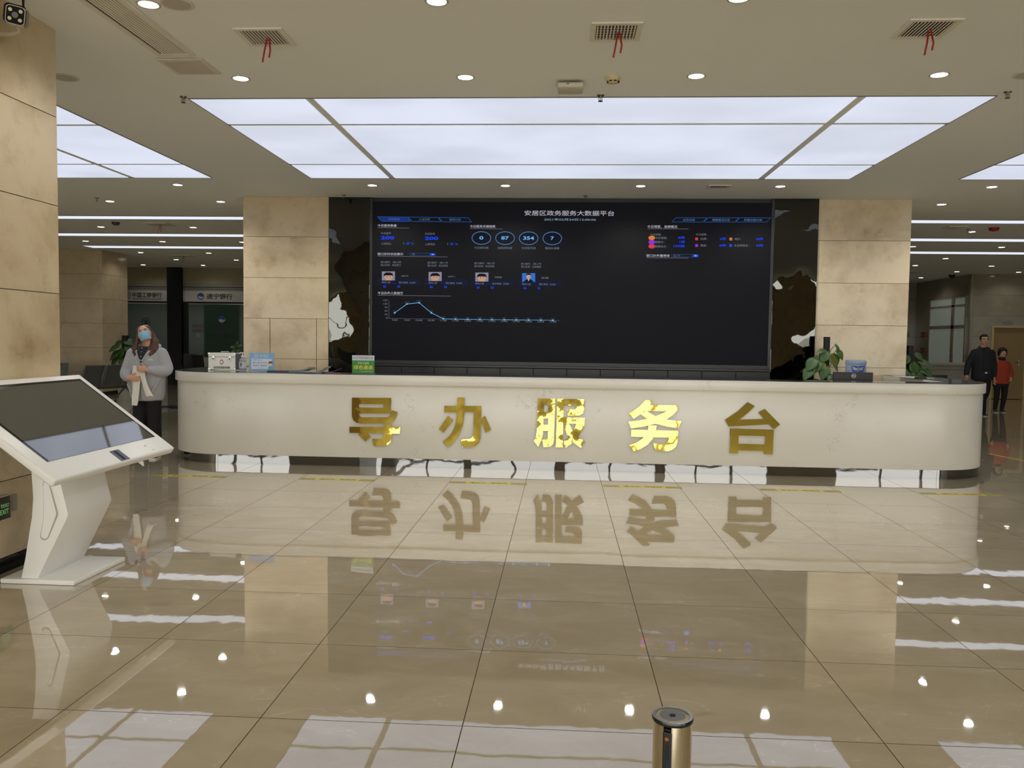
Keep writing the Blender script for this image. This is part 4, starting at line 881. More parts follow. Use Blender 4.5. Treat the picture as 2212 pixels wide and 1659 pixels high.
for k, mb in sorted(KIND.items(), key=lambda t: not t[0].startswith('portrait_back')):
    n, _, i = k.partition('|'); c, e = EC[n]
    o = mb.build('portrait' if n.startswith('portrait_back') else n, glow('screen_'+n, c, e), PORT.get(i, sc) if n.startswith('portrait') else sc)
    if n.startswith('portrait_back'): PORT[i] = o
# black cabinets under the screen
cb = thing('low_cabinet', 'row of black low cabinet doors under the big screen', 'cabinet', (0, 12.16, 0))
MB().box(-2.84, 2.98, .03, .20, 0, 1.10).build('carcass', M_BLACKM, cb); MB().box(-2.84, 2.98, -.01, .20, 1.102, 1.126).build('cabinet_top', mat('cabinet_black', (26, 27, 27), .3), cb)
for k in range(12):
    x = -2.84+k*.485; MB().box(x+.004, x+.481, .008, .029, .04, 1.09).build('door', MATS['cabinet_black'], cb, bevel=.002)

# ---------------------------------------------------------------- touch-screen kiosk beside the near left column
KY0, KY1 = 4.36, 5.76
ks = thing('touch_kiosk', 'white self-service kiosk with a tilted touch screen beside the left column', 'kiosk', (-3.10, 5.03, 0))
def L(x, y, z): return (x+3.10, y-5.03, z)
b0 = [(-3.345+3.10, 4.755-5.03), (-2.885+3.10, 4.755-5.03), (-2.872+3.10, 5.32-5.03), (-3.345+3.10, 5.32-5.03)]
MB().prism(b0, 0.0, .030).build('base_plate', M_WHITEG, ks, bevel=.007, seg=3, smooth=40)
side = [(-3.233, .028), (-3.129, .028), (-2.938, .405), (-2.934, .425), (-2.938, .44), (-2.985, .640), (-3.03, .84), (-3.18, .84), (-3.160, .70), (-3.150, .52), (-3.160, .40), (-3.178, .305), (-3.205, .15)]
def sidem(y): return frame((3.10, y-5.03, 0), (1, 0, 0), (0, 0, 1), (0, -1, 0))
MB().prism(side, -5.27+4.785, 0, sidem(4.785)).build('stand', M_WHITEG, ks, bevel=.004, smooth=40)
gr = [(-3.087, .600), (-3.080, .625), (-3.066, .634), (-3.048, .624), (-2.996, .44), (-2.994, .425), (-2.998, .41), (-3.058, .275), (-3.072, .264), (-3.092, .264), (-3.106, .275), (-3.108, .29), (-3.088, .39), (-3.083, .50)]
def inset(p, k):
    cx = sum(a for a, b in p)/len(p); cz = sum(b for a, b in p)/len(p); return [(cx+(a-cx)*k, cz+(b-cz)*(1-(1-k)*.4)) for a, b in p]
MB().prism(gr, 0, .0015, sidem(4.785)).build('panel_groove', mat('groove_shadow_grey', (170, 168, 158), .4), ks)
MB().prism(inset(gr, .86), .0005, .006, sidem(4.785)).build('side_cover', M_WHITEG, ks, bevel=.003)
# tilted head: u runs along the length, v up the slope, w out of the face
ang = math.atan2(.515, .70)
KM = frame((-2.735+3.10, KY0-5.03, .703), (0, 1, 0), (-math.cos(ang), 0, math.sin(ang)), (math.sin(ang), 0, math.cos(ang)))
U, V = KY1-KY0, .869
head = MB().prism([(.0, .0), (U, .0), (U, V), (.0, V)], -.052, 0, KM).build('head_frame', M_WHITEG, ks, bevel=.014, seg=4, smooth=40)
MB().box(.10, U-.065, .143, .815, 0.0002, .0016, KM).build('bezel', M_BLACKG, ks)
M_TOUCH = mat('touch_glass', (44, 47, 44), .03, var=.04)
M_TOUCH.node_tree.nodes['Principled BSDF'].inputs['IOR'].default_value = 2.5; M_TOUCH.node_tree.nodes['Principled BSDF'].inputs['Coat Weight'].default_value = 1.0
MB().box(.118, U-.088, .1435, .792, .0018, .0028, KM).build('touch_glass', M_TOUCH, ks)
cr = MB().box(.690, .795, .012, .110, .0003, .002, KM).build('card_reader', mat('reader_grey', (66, 68, 80), .12), ks)
MB().box(.725, .752, .018, .104, .0022, .0032, KM).build('card_slot', M_BLACKM, cr)
nf = MB().line([(1.085, .083), (1.113, .086), (1.117, .080)], .004, KM, z=.0008).line([(1.128, .038), (1.146, .033)], .004, KM, z=.0008).build('contactless_mark', M_DSTEEL, ks)
MB().disc((1.120, .053, .0008), .005, 12, KM).build('indicator_light', glow('green_led', (80, 255, 140), 1.2), ks)
MB().box(.962, .990, -.014, .02, -.060, -.046, KM).cyl((.976, -.010, -.056), (.976, -.026, -.062), .007, M=KM).build('scanner', M_WHITE, ks, smooth=40)

# ---------------------------------------------------------------- column fittings: exit sign, cover plate, camera
XC = -3.473
def colface(y, z): return frame((XC, y, z), (0, 1, 0), (0, 0, 1), (1, 0, 0))      # looks towards +X
o = thing('exit_sign', 'black exit sign with green letters low on the near left column', 'exit sign', (XC, 4.85, .4125))
def lf(x): return frame((x, 0, 0), (0, 1, 0), (0, 0, 1), (1, 0, 0))
MB().box(.0, .022, -.15, .170, -.0705, .0705).build('casing', mat('sign_black', (8, 9, 9), .1), o, bevel=.003)
MB().box(.002, .020, -.15, .155, .0707, .079).build('top_trim', M_ALUX, o)
mb = MB().text('安全出口', .077, .151, .0035, .0295, lf(.0226), off=.02).text('EXIT', .070, .151, -.0385, -.0075, lf(.0226), off=.02)
mb.build('lettering', mat('exit_green', (130, 190, 130), .5, emis=(110, 190, 120), es=.25), o)
MB().box(.004, .018, .11, .160, -.080, -.071).build('terminal', M_CREAM, o)
o = tag(MB().box(XC, XC+.006, 5.062, 5.105, .372, .478).build('cover_plate', mat('plate_grey', (150, 148, 132), .5), bevel=.002), 'small blank grey plate on the column behind the exit sign', 'wall plate')
o = thing('security_camera', 'white bullet camera with four lamps high on the near left column', 'security camera', (-3.30, 4.93, 3.40))
Mc = Matrix.Rotation(R(30), 4, 'Z') @ Matrix.Rotation(R(6), 4, 'Y') @ Matrix.Rotation(R(14), 4, 'X')   # lens looks to -Y and down
def rrect(w_, h_, r, y, n=5):
    p = []
    for cx, cz, a0 in ((w_-r, h_-r, 0), (-w_+r, h_-r, 90), (-w_+r, -h_+r, 180), (w_-r, -h_+r, 270)):
        for k in range(n+1): a = R(a0+90*k/n); p.append((cx+r*math.cos(a), y, cz+r*math.sin(a)))
    return p
MB().loft([rrect(.050, .052, .022, -.06), rrect(.054, .056, .024, -.05), rrect(.052, .052, .024, .12), rrect(.040, .040, .02, .135)][::-1], Mc).build('housing', M_WHITE, o, smooth=40)
MB().loft([rrect(.047, .049, .020, -.0615), rrect(.047, .049, .020, -.050)][::-1], Mc).build('front_plate', mat('camera_face', (10, 10, 11), .5, spec=.15), o)
MB().loft([[(x*1.1, y, z+.004) for x, y, z in rrect(.054, .056, .024, yy)] for yy in (.10, -.078)], Mc, cap=False).build('sun_hood', mat('hood_grey', (150, 140, 122), .5), o, smooth=40)
for sx in (-.027, .027):
    for sz in (-.024, .026): MB().cyl((sx, -.061, sz), (sx, -.066, sz), .0105, M=Mc).build('lamp', mat('lamp_cream', (216, 206, 160), .25), o, smooth=40)
MB().cyl((0, -.061, 0), (0, -.070, 0), .017, M=Mc).build('lens', mat('lens_dark', (44, 44, 46), .1), o, smooth=40)
MB().tube([(0, .02, -.05), (0, .03, -.085), (-.05, .03, -.095), (-.173, .03, -.095)], .016, 10).build('bracket', mat('bracket_cream', (176, 166, 140), .45), o, smooth=50)
MB().tube([(-.03, .13, .03), (-.06, .16, .10), (-.06, .16, .158)], .007, 8).build('cable', M_BLACK, o, smooth=50)

# ---------------------------------------------------------------- belt post in the foreground
o = thing('belt_barrier_post', 'polished steel queue barrier post with a black cap in the foreground', 'barrier post', (0.196, 1.392, 0), R(-22))
MB().lathe([(0, 0), (.16, 0), (.16, .012), (.15, .022), (.03, .03), (0, .03)], 40).build('base', M_CHROME, o, smooth=40)
mb = MB(); rr = .0325
rings = [[((rr)*math.cos(a), (rr)*math.sin(a), z) for a in [R(-78+336*k/40+0) for k in range(41)]] for z in (.02, .866)]
n = 41; vs = rings[0]+rings[1]; mb.add(vs, [(k, k+1, n+k+1, n+k) for k in range(n-1)])
mb.build('tube', mat('warm_steel', (212, 202, 180), .12, 1.0, var=.02), o, smooth=60)
MB().cyl((0, 0, .02), (0, 0, .86), .0295, n=32).build('inner_core', M_BLACKM, o, smooth=40)
MB().lathe([(0, .8655), (.0340, .8655), (.0346, .867), (.0346, .8705), (.0338, .8728), (.0285, .8728), (.0280, .8715), (0, .8715)], 44).build('cap', mat('cap_black', (22, 23, 26), .22), o, smooth=35)
M_CAPG = mat('cap_gold', (120, 104, 62), .3, .6)
MB().ring((0, 0), .0278, .0062, 44, z=.8722).build('cap_ring', M_CAPG, o)
MB().disc((0, 0, .8722), .0214, 36).build('cap_disc', mat('cap_grey', (58, 54, 42), .35), o); MB().disc((0, 0, .8726), .0055, 20).build('cap_hole', M_BLACKM, o)
mb = MB()
for a0 in list(range(30, 150, 9)): Ma = Matrix.Rotation(R(a0-90), 4, 'Z'); mb.flat([(-.0012, .0234), (.0012, .0234), (.0006, .0262), (-.0010, .0258)], Ma, z=.8725)
for a0 in (215, 240, 268):
    Ma = Matrix.Rotation(R(a0-90), 4, 'Z'); mb.flat([(-.001, .0232), (.001, .0232), (0, .0262)], Ma, z=.8725)
mb.build('cap_print', M_BLACKM, o)
MB().box(-.0075, .0075, -.0345, -.029, .60, .857).build('belt_cassette', M_BLACK, o, bevel=.002)
MB().box(-.0025, .0025, -.0352, -.0344, .70, .835).build('belt_slot', M_BLACKM, o)
MB().cyl((0, -.0342, .846), (0, -.0356, .846), .0034, n=16).build('release_button', mat('copper_button', (170, 96, 60), .3, .7), o)
MB().add([(0, -.036, .828), (.0035, -.036, .79), (.020, -.042, .60), (.004, -.037, .60), (0, -.0345, .828), (.0035, -.0345, .79), (.020, -.040, .60), (.004, -.0355, .60)], [(0, 3, 2, 1), (4, 5, 6, 7), (0, 1, 5, 4), (1, 2, 6, 5), (2, 3, 7, 6), (3, 0, 4, 7)]).build('blue_belt', mat('belt_blue', (24, 32, 96), .6), o)

# ---------------------------------------------------------------- people
def head_geo(mb, M, slim=1.0):
    """head around its centre, face towards -Y"""
    mb.ball((0, .014, .022), (.076*slim, .092, .090), 20, 14, M).ball((0, -.028, -.030), (.062*slim, .062, .084), 18, 12, M)
    mb.ball((0, -.052, -.086), (.034*slim, .032, .028), 14, 10, M).ball((0, -.070, .022), (.052*slim, .022, .016), 14, 8, M)
    for s in (-1, 1):
        mb.ball((s*.036*slim, -.058, -.030), (.026, .026, .026), 12, 8, M); mb.ball((s*.050*slim, -.01, -.062), (.022, .045, .036), 12, 8, M)
        mb.ball((s*.077*slim, .006, -.012), (.010, .019, .031), 10, 8, M)
    mb.tube([(0, -.088, .012), (0, -.100, -.010), (0, -.110, -.030), (0, -.094, -.040)], [.008, .010, .014, .008], 10, M)
    for s in (-1, 1): mb.ball((s*.012, -.094, -.033), (.009, .010, .008), 8, 6, M)
    mb.ball((0, -.086, -.056), (.023, .010, .007), 12, 8, M).ball((0, -.085, -.067), (.020, .010, .007), 12, 8, M)
    mb.tube([(0, .018, -.06), (0, .030, -.12), (0, .036, -.175)], [.052*slim, .050*slim, .060*slim], 14, M)
def face_parts(M, par, slim=1.0, lips=True, brow=M_HAIRK):
    for s in (-1, 1):
        MB().ball((s*.031*slim, -.0865, -.001), (.013, .008, .0058), 12, 8, M).build('eye', M_EYEW, par, smooth=60)
        MB().ball((s*.031*slim, -.0935, -.001), (.0056, .0025, .0054), 10, 6, M).build('iris', M_EYED, par, smooth=60)
        MB().tube([(s*.046*slim, -.082, .007), (s*.031*slim, -.092, .0075), (s*.018*slim, -.093, .004)], .0017, 6, M).build('eyelid', M_EYED, par, smooth=60)
        MB().tube([(s*.050*slim, -.080, .021), (s*.034*slim, -.0925, .027), (s*.016*slim, -.094, .023)], [.0022, .0036, .0026], 6, M).build('eyebrow', brow, par, smooth=60)
    if lips: MB().ball((0, -.0935, -.057), (.021, .006, .0045), 12, 6, M).ball((0, -.0925, -.065), (.018, .006, .005), 12, 6, M).build('lips', M_LIP, par, smooth=60)
def hand_geo(mb, w, d, n, side, curl=35, sc=1.0, spread=3, thumb=30):
    """w wrist, d finger direction, n palm normal; side +1 puts the thumb on d x n, -1 opposite"""
    w = Vector(w); d = Vector(d).normalized(); n = Vector(n); n = (n-d*n.dot(d)).normalized(); t = d.cross(n)*side
    q = lambda a, b, c: tuple(w+(d*a+t*b+n*c)*sc)
    rings = []
    for a, hw, ht in ((-.01, .024, .018), (.012, .028, .016), (.045, .039, .0145), (.075, .040, .0125), (.090, .036, .010)):
        rings.append([q(a, hw*math.cos(k*PI/6), ht*math.sin(k*PI/6)) for k in range(12)])
    mb.loft(rings)
    for off, ln, cu in ((.029, .068, 0), (.0095, .078, 4), (-.010, .072, 8), (-.028, .056, 14)):
        p = Vector((.082, off, 0)); pts = [q(*(p-Vector((.018, 0, 0)))), q(*p)]; a = R((curl+cu)*.55); yaw = R(spread)*off/.02
        for f in (.45, .32, .23):
            p = p+Vector((math.cos(a)*math.cos(yaw), math.sin(yaw), math.sin(a)))*ln*f; pts.append(q(*p)); a += R(curl+cu)
        mb.tube(pts, [r*sc for r in (.0086, .0088, .0080, .0074, .0058)], 9)
        mb.ball(pts[-1], .0058*sc, 8, 6)
    p0 = Vector((.020, .026, .002)); a = R(thumb); pts = [q(*(p0-Vector((.012, .012, 0)))), q(*p0)]
    p = p0+Vector((math.cos(R(42)), math.sin(R(42)), .25))*.036; pts.append(q(*p)); p = p+Vector((.86, .38, math.sin(a)))*.030; pts.append(q(*p)); p = p+Vector((.92, .10, math.sin(a)+.1))*.022; pts.append(q(*p))
    mb.tube(pts, [r*sc for r in (.013, .0125, .0105, .0092, .0070)], 9); mb.ball(pts[-1], .0070*sc, 8, 6)
def ring_e(c, rx, ry, n=20, rz=0.0, sq=0.0):
    out = []
    for k in range(n):
        a = 2*PI*k/n; x, y = math.cos(a), math.sin(a)
        f = (abs(x)**(2+sq)+abs(y)**(2+sq))**(-1/(2+sq)) if sq else 1
        x, y = x*f*rx, y*f*ry; out.append((c[0]+x*math.cos(rz)-y*math.sin(rz), c[1]+x*math.sin(rz)+y*math.cos(rz), c[2]))
    return out
def limb(mb, pts, rad, n=14, sq=1.0):
    """tapered limb through joints, smoothed, with rounded ends"""
    P = [Vector(p) for p in pts]; fine, rr = [], []
    for i in range(len(P)-1):
        p0, p1, p2, p3 = P[max(i-1, 0)], P[i], P[i+1], P[min(i+2, len(P)-1)]
        for k in range(6):
            t = k/6; fine.append(.5*((2*p1)+(p2-p0)*t+(2*p0-5*p1+4*p2-p3)*t*t+(3*p1-p0-3*p2+p3)*t**3)); rr.append(rad[i]*(1-t)+rad[i+1]*t)
    fine.append(P[-1]); rr.append(rad[-1]); mb.tube(fine, rr, n, sq=sq)
    mb.ball(tuple(P[0]), rad[0]*.98, 12, 8); mb.ball(tuple(P[-1]), rad[-1]*.98, 12, 8)
def shoe(mb, heel, yaw, ln=.25, h=.075, lift=0.0):
    M = Matrix.Translation(heel) @ Matrix.Rotation(yaw, 4, 'Z') @ Matrix.Rotation(lift, 4, 'X')
    rs = []
    for y, hw, hh in ((.045, .024, .055), (.02, .034, .085), (-.03, .038, .085), (-.09, .041, .068), (-.15, .046, .050), (-.185, .040, .040), (-.205, .022, .026)):
        rs.append([(hw*math.cos(a)*ln/.25, y*ln/.25, max(0.012, hh*h/.075*(.5+.5*math.sin(a)))) for a in [2*PI*k/14 for k in range(14)]])
    return mb.loft(rs, M), M
def sole(M, ln=.25):
    poly = [(.028, .045), (.036, .01), (.040, -.05), (.045, -.11), (.048, -.155), (.036, -.198), (0, -.214), (-.036, -.198), (-.048, -.155), (-.045, -.11), (-.040, -.05), (-.036, .01), (-.028, .045)]
    return MB().prism([(a*ln/.25, b*ln/.25) for a, b in poly], 0.001, .020, M)

# the receptionist in the grey hoodie, beside the left end of the counter
WX, WY = -5.045, 9.90
w_ = thing('person', 'woman in grey hoodie and blue face mask holding a white cloth left of counter', 'person', (WX, WY, 0))
HM = Matrix.Translation((-.012, -.035, 1.518)) @ Euler((0, R(-19), R(22)), 'XYZ').to_matrix().to_4x4() @ Matrix.Rotation(R(-20), 4, 'X') @ Matrix.Scale(.97, 4)
body = MB(); head_geo(body, HM, .95)
body.loft([ring_e((0, 0, .86), .150, .105), ring_e((0, 0, .95), .140, .10), ring_e((0, 0, 1.05), .122, .09), ring_e((0, 0, 1.20), .150, .105), ring_e((0, .005, 1.30), .150, .085), ring_e((0, .008, 1.35), .10, .065), ring_e((0, .008, 1.385), .055, .05)])
limb(body, [(0, .005, 1.34), (-.005, 0, 1.42), (-.010, -.008, 1.47)], [.056, .050, .052])
RS, RE, RW = (-.175, .0, 1.275), (-.250, -.02, 1.035), (-.125, -.212, .990)      # her right arm (left in the photo)
LS, LE, LW = (.175, .0, 1.285), (.250, -.02, 1.085), (.105, -.218, 1.088)
for S_, E_, W_ in ((RS, RE, RW), (LS, LE, LW)): limb(body, [S_, E_, W_], [.050, .040, .026])
hand_geo(body, RW, (.98, -.05, -.12), (.05, 1, .15), 1, 16, .98); hand_geo(body, LW, (-.98, -.04, .10), (-.05, 1, -.1), -1, 16, .98)
for s in (-1, 1): limb(body, [(s*.085, 0, .86), (s*.090, -.015, .48), (s*.095, .02, .10)], [.085, .055, .038])
for s in (-1, 1): shoe(body, (s*.10, .03, .0), R(8*s), .22, .06)
remesh(body, 'body', M_SKIN, .0046, 5, w_)
face_parts(HM, w_, .95, lips=False, brow=M_HAIRB)
# mask
mk = MB(); rings = []
for v in range(9):
    t = v/8; z = -.020-.088*t; row = []
    for u in range(13):
        a = -1.15+2.3*u/12; rx = .070-.010*t; dp = .116+.014*math.sin(PI*min(1, t*1.05))*math.cos(a)-.040*max(0, t-.75)
        row.append((rx*math.sin(a)*1.05, -dp*math.cos(a)*.98+.0, z+.012*math.cos(a)*(1-t)-.010*math.sin(PI*u/12)*t+.0012*(v % 2)))
    rings.append(row)
vs = [p for r_ in rings for p in r_]; nn = 13
mk.add(vs, [(a*nn+b, a*nn+b+1, (a+1)*nn+b+1, (a+1)*nn+b) for a in range(8) for b in range(nn-1)], HM)
m_ = mk.build('face_mask', mat('mask_blue', (142, 192, 222), .7), w_, smooth=50); sd = m_.modifiers.new('thick', 'SOLIDIFY'); sd.thickness = .002
MB().tube([(-.068, -.045, -.008), (-.075, -.02, -.004), (-.078, .005, .0)], .0018, 6, HM).build('mask_loop', M_WHITE, w_); MB().tube([(-.060, -.040, -.085), (-.070, -.01, -.05), (-.078, .005, -.03)], .0018, 6, HM).build('mask_loop', M_WHITE, w_)
MB().tube([(rings[0][k][0], rings[0][k][1]-.001, rings[0][k][2]+.001) for k in range(13)], .0028, 6, HM).build('mask_edge', mat('mask_edge', (222, 230, 236), .6), w_, smooth=60)
# long hair: cap over the crown, two falls down the front of the shoulders, back fall
hb_ = MB(); hb_.ball((0, .046, .036), (.086, .088, .092), 20, 14, HM).ball((-.02, .036, .066), (.068, .082, .054), 18, 12, HM).ball((.02, .036, .066), (.068, .082, .054), 18, 12, HM)
cap_pts = lambda *P: [tuple(HM @ Vector(p)) for p in P]
def fall(p, r, sq=.6): hb_.tube(p, r, 12)
rh = random.Random(3)
def lock(side, f, zend):
    a = cap_pts((side*(.050+.012*f), .004+.05*f, .078-.012*f), (side*.092, .016+.035*f, -.02))
    j = lambda k: rh.uniform(-k, k)
    if side < 0: w_pts = [(-.128+.035*(1-f)+j(.006), -.070+.05*f+j(.006), 1.395), (-.165+.075*(1-f)+j(.010), -.105+.07*f+j(.006), 1.295), (-.170+.080*(1-f)+j(.014), -.098+.07*f, zend+.035), (-.172+.082*(1-f)+j(.016), -.090+.07*f, zend)]
    else: w_pts = [(.090+.035*f+j(.006), -.045+.04*f+j(.006), 1.415), (.080+.075*f+j(.010), -.098+.06*f+j(.006), 1.325), (.082+.085*f+j(.014), -.105+.07*f, zend+.035), (.084+.088*f+j(.016), -.103+.07*f, zend)]
    hb_.tube([a[0], a[1]]+w_pts, [.012, .021, .020, .018, .014, .005], 8)
for k in range(13): lock(-1, k/12, 1.205+rh.uniform(-.014, .02)+.012*abs(k/12-.5))
for k in range(13): lock(1, k/12, 1.235+rh.uniform(-.014, .02)+.02*k/12)
for k in range(9):
    f = (k-4)/4; hb_.tube([cap_pts((f*.05, .10, .03))[0], (-.01+f*.08, .112, 1.42), (f*.10, .122, 1.30), (f*.11, .118, 1.21+rh.uniform(-.015, .015))], [.028, .030, .026, .008], 8)
remesh(hb_, 'hair', M_HAIRB, .0042, 1, w_)
# hoodie
M_HOOD = mat('grey_fleece', (172, 172, 174), .9, var=.08, vs=120)
hd = MB()
hd.loft([ring_e((0, .005, .705), .172, .125), ring_e((0, .005, .725), .196, .148), ring_e((0, .002, .80), .212, .162), ring_e((0, 0, .95), .218, .160), ring_e((0, 0, 1.10), .212, .152), ring_e((0, .0, 1.22), .208, .140), ring_e((0, .006, 1.29), .190, .118), ring_e((0, .012, 1.335), .130, .095), ring_e((0, .016, 1.362), .092, .082)])
for S_, E_, W_ in ((RS, RE, RW), (LS, LE, LW)):
    S2 = Vector(S_)+Vector((0, 0, -.01)); E2 = Vector(E_); W2 = Vector(W_)+(Vector(E_)-Vector(W_))*.16; mid = S2.lerp(E2, .5)+Vector((0, .01, 0)); m2 = E2.lerp(W2, .55)+Vector((0, 0, -.012))
    limb(hd, [S2, mid, E2, m2, W2], [.082, .083, .076, .067, .045]); hd.tube([W2, W2.lerp(Vector(W_), .75)], [.044, .040], 14)
for s in (-1, 1):       # folds and the hood lying round the neck
    hd.tube([(s*.012, -.158, 1.185), (s*.062, -.122, 1.285), (s*.105, -.07, 1.335), (s*.125, .0, 1.352), (s*.100, .10, 1.365), (0, .135, 1.36)], [.010, .016, .022, .028, .036, .040], 12)
    hd.tube([(s*.10, -.142, 1.12), (s*.16, -.12, 1.03), (s*.20, -.05, .99)], [.020, .024, .018], 8)
    hd.tube([(s*.12, -.150, .80), (s*.17, -.125, .90), (s*.19, -.06, .97)], [.016, .022, .016], 8)
ho = remesh(hd, 'hoodie', M_HOOD, .0075, 4, w_)
M_SHIRT = mat('dark_check_shirt', (30, 32, 42), .8, var=.5, vs=40)
vn = MB().loft([[(-.052, -.088, 1.365), (.052, -.088, 1.365), (.048, -.075, 1.365), (-.048, -.075, 1.365)], [(-.058, -.136, 1.300), (.058, -.136, 1.300), (.05, -.11, 1.30), (-.05, -.11, 1.30)], [(-.030, -.152, 1.235), (.030, -.152, 1.235), (.03, -.13, 1.235), (-.03, -.13, 1.235)], [(-.004, -.160, 1.172), (.004, -.160, 1.172), (.004, -.14, 1.172), (-.004, -.14, 1.172)]])
sh = vn.build('shirt', M_SHIRT, w_, smooth=50)
for z in (1.20, 1.245, 1.30, 1.345):
    MB().box(-.006, .006, -.155+(.035*(z-1.245)/.1 if z > 1.245 else 0)-.004, -.12, z-.003, z+.003).build('button', M_WHITE, sh)
MB().tube([(0, -.164, 1.170), (0, -.166, 1.10), (0, -.168, .95), (0, -.164, .74)], .0032, 6).build('zip', mat('zip_grey', (110, 110, 112), .5), w_)
MB().text('CPG', .085, .145, 1.198, 1.220, face_cam(0, -.150, 0), off=.03).build('chest_print', M_WHITE, w_)
# trousers and shoes
M_BLK = mat('black_cloth', (16, 16, 18), .85)
tr_ = MB(); tr_.loft([ring_e((0, 0, .70), .160, .115), ring_e((0, 0, .82), .160, .118), ring_e((0, 0, .90), .150, .11)])
for s in (-1, 1): limb(tr_, [(s*.080, 0, .80), (s*.088, -.012, .48), (s*.092, .012, .09)], [.098, .082, .076])
remesh(tr_, 'trousers', M_BLK, .009, 3, w_)
for s in (-1, 1):
    b_, M_ = shoe(MB(), (s*.10, .035, 0), R(8*s), .25, .07); o_ = b_.build('shoe', M_BLK, w_, smooth=60); sole(M_).build('sole', M_WHITE, o_)
# the cloth she holds
cl = MB()
def strip(pts, wds, th=.016):
    rr = []
    for k, (p, w__) in enumerate(zip(pts, wds)):
        c = Vector(p); a = .35*math.sin(k*1.3); rr.append([(c.x+math.cos(t)*w__*.5, c.y+math.sin(t)*th*.5+.006*math.sin(t*3+k)+a*.006*math.cos(t), c.z+.004*math.sin(t*2+k)) for t in [2*PI*i/16 for i in range(16)]])
    e = rr[-1]; d_ = Vector(pts[-1])-Vector(pts[-2]); d_.normalize(); rr.append([(p[0]+d_.x*.004, p[1]+d_.y*.004, p[2]+d_.z*.004+.006*math.sin(i*1.7)) for i, p in enumerate(e)]); rr.append([(p[0]+d_.x*.006, p[1]+d_.y*.006, p[2]+d_.z*.006+.008*math.sin(i*1.7)) for i, p in enumerate(e)])
    rr.insert(0, [(p[0], p[1], p[2]+.004) for p in rr[0]]); cl.loft(rr)
strip([(-.015, -.196, 1.130), (-.030, -.192, 1.08), (-.036, -.188, 1.02), (-.040, -.188, .95), (-.042, -.190, .88), (-.050, -.192, .80), (-.056, -.190, .72), (-.062, -.188, .665)], [.105, .110, .112, .104, .096, .090, .084, .070], .018)
strip([(.030, -.192, 1.118), (.040, -.194, 1.03), (.060, -.196, .94), (.090, -.198, .85), (.130, -.196, .775)], [.070, .060, .054, .072, .108], .014)
o = cl.build('cloth', mat('white_towel', (232, 228, 216), .9, var=.05, vs=90), None, smooth=70, loc=(WX, WY, 0)); sd = o.modifiers.new('soft', 'SUBSURF'); sd.levels = 1; sd.render_levels = 1
tag(o, 'white cloth hanging from the hands of the woman in the hoodie', 'cloth')

# the man in the dark jacket at far right, walking
MX, MY = 9.10, 18.70
p_ = thing('person', 'man in a dark jacket and dark trousers walking at far right', 'person', (MX, MY, 0))
HM2 = Matrix.Translation((0, -.03, 1.648)) @ Matrix.Rotation(R(-8), 4, 'Z') @ Matrix.Scale(1.04, 4)
b_ = MB(); head_geo(b_, HM2, 1.0)
b_.loft([ring_e((0, .0, .90), .165, .115), ring_e((0, 0, 1.05), .16, .12), ring_e((0, 0, 1.30), .185, .125), ring_e((0, .005, 1.42), .165, .095), ring_e((0, .01, 1.47), .10, .07), ring_e((0, .01, 1.50), .06, .055)])
limb(b_, [(0, .005, 1.45), (0, -.005, 1.53), (0, -.01, 1.58)], [.062, .058, .06])
mRS, mRE, mRW = (-.185, 0, 1.375), (-.290, .02, 1.11), (-.365, -.06, .885)
mLS, mLE, mLW = (.185, 0, 1.375), (.250, .03, 1.10), (.240, -.03, .855)
for a in ((mRS, mRE, mRW), (mLS, mLE, mLW)): limb(b_, a, [.056, .046, .030])
hand_geo(b_, mRW, (-.08, -.20, -1), (1, .25, -.1), 1, 14, 1.0, 2, 8); hand_geo(b_, mLW, (.02, -.18, -1), (-1, .25, -.1), -1, 14, 1.0, 2, 8)
limb(b_, [(-.09, 0, .92), (-.03, -.09, .50), (.015, -.06, .09)], [.09, .06, .042]); limb(b_, [(.09, .02, .92), (.10, .03, .52), (.07, .25, .17)], [.09, .06, .042])
shoe(b_, (.015, -.04, 0), R(-4), .25, .06)
remesh(b_, 'body', M_SKIN, .007, 4, p_); face_parts(HM2, p_, 1.0)
h_ = MB(); h_.ball((0, .028, .034), (.083, .092, .088), 18, 12, HM2).ball((0, .0, .075), (.066, .075, .044), 16, 10, HM2)
for s in (-1, 1): h_.ball((s*.066, .018, .01), (.020, .045, .05), 10, 8, HM2)
remesh(h_, 'hair', M_HAIRK, .007, 2, p_)
M_JKT = mat('navy_jacket', (22, 24, 32), .8)
j_ = MB(); j_.loft([ring_e((0, .0, .775), .215, .145), ring_e((0, 0, .84), .225, .155), ring_e((0, 0, 1.05), .222, .155), ring_e((0, 0, 1.30), .238, .150), ring_e((0, .003, 1.385), .226, .125), ring_e((0, .006, 1.435), .172, .105), ring_e((0, .01, 1.485), .095, .082)])
for S_, E_, W_ in ((mRS, mRE, mRW), (mLS, mLE, mLW)): limb(j_, [S_, E_, Vector(W_)+(Vector(E_)-Vector(W_))*.10], [.070, .068, .052])
for s in (-1, 1): j_.tube([(s*.05, -.130, 1.36), (s*.085, -.07, 1.465), (s*.06, .06, 1.50), (0, .085, 1.50)], [.018, .022, .022, .022], 10)
remesh(j_, 'jacket', M_JKT, .010, 3, p_)
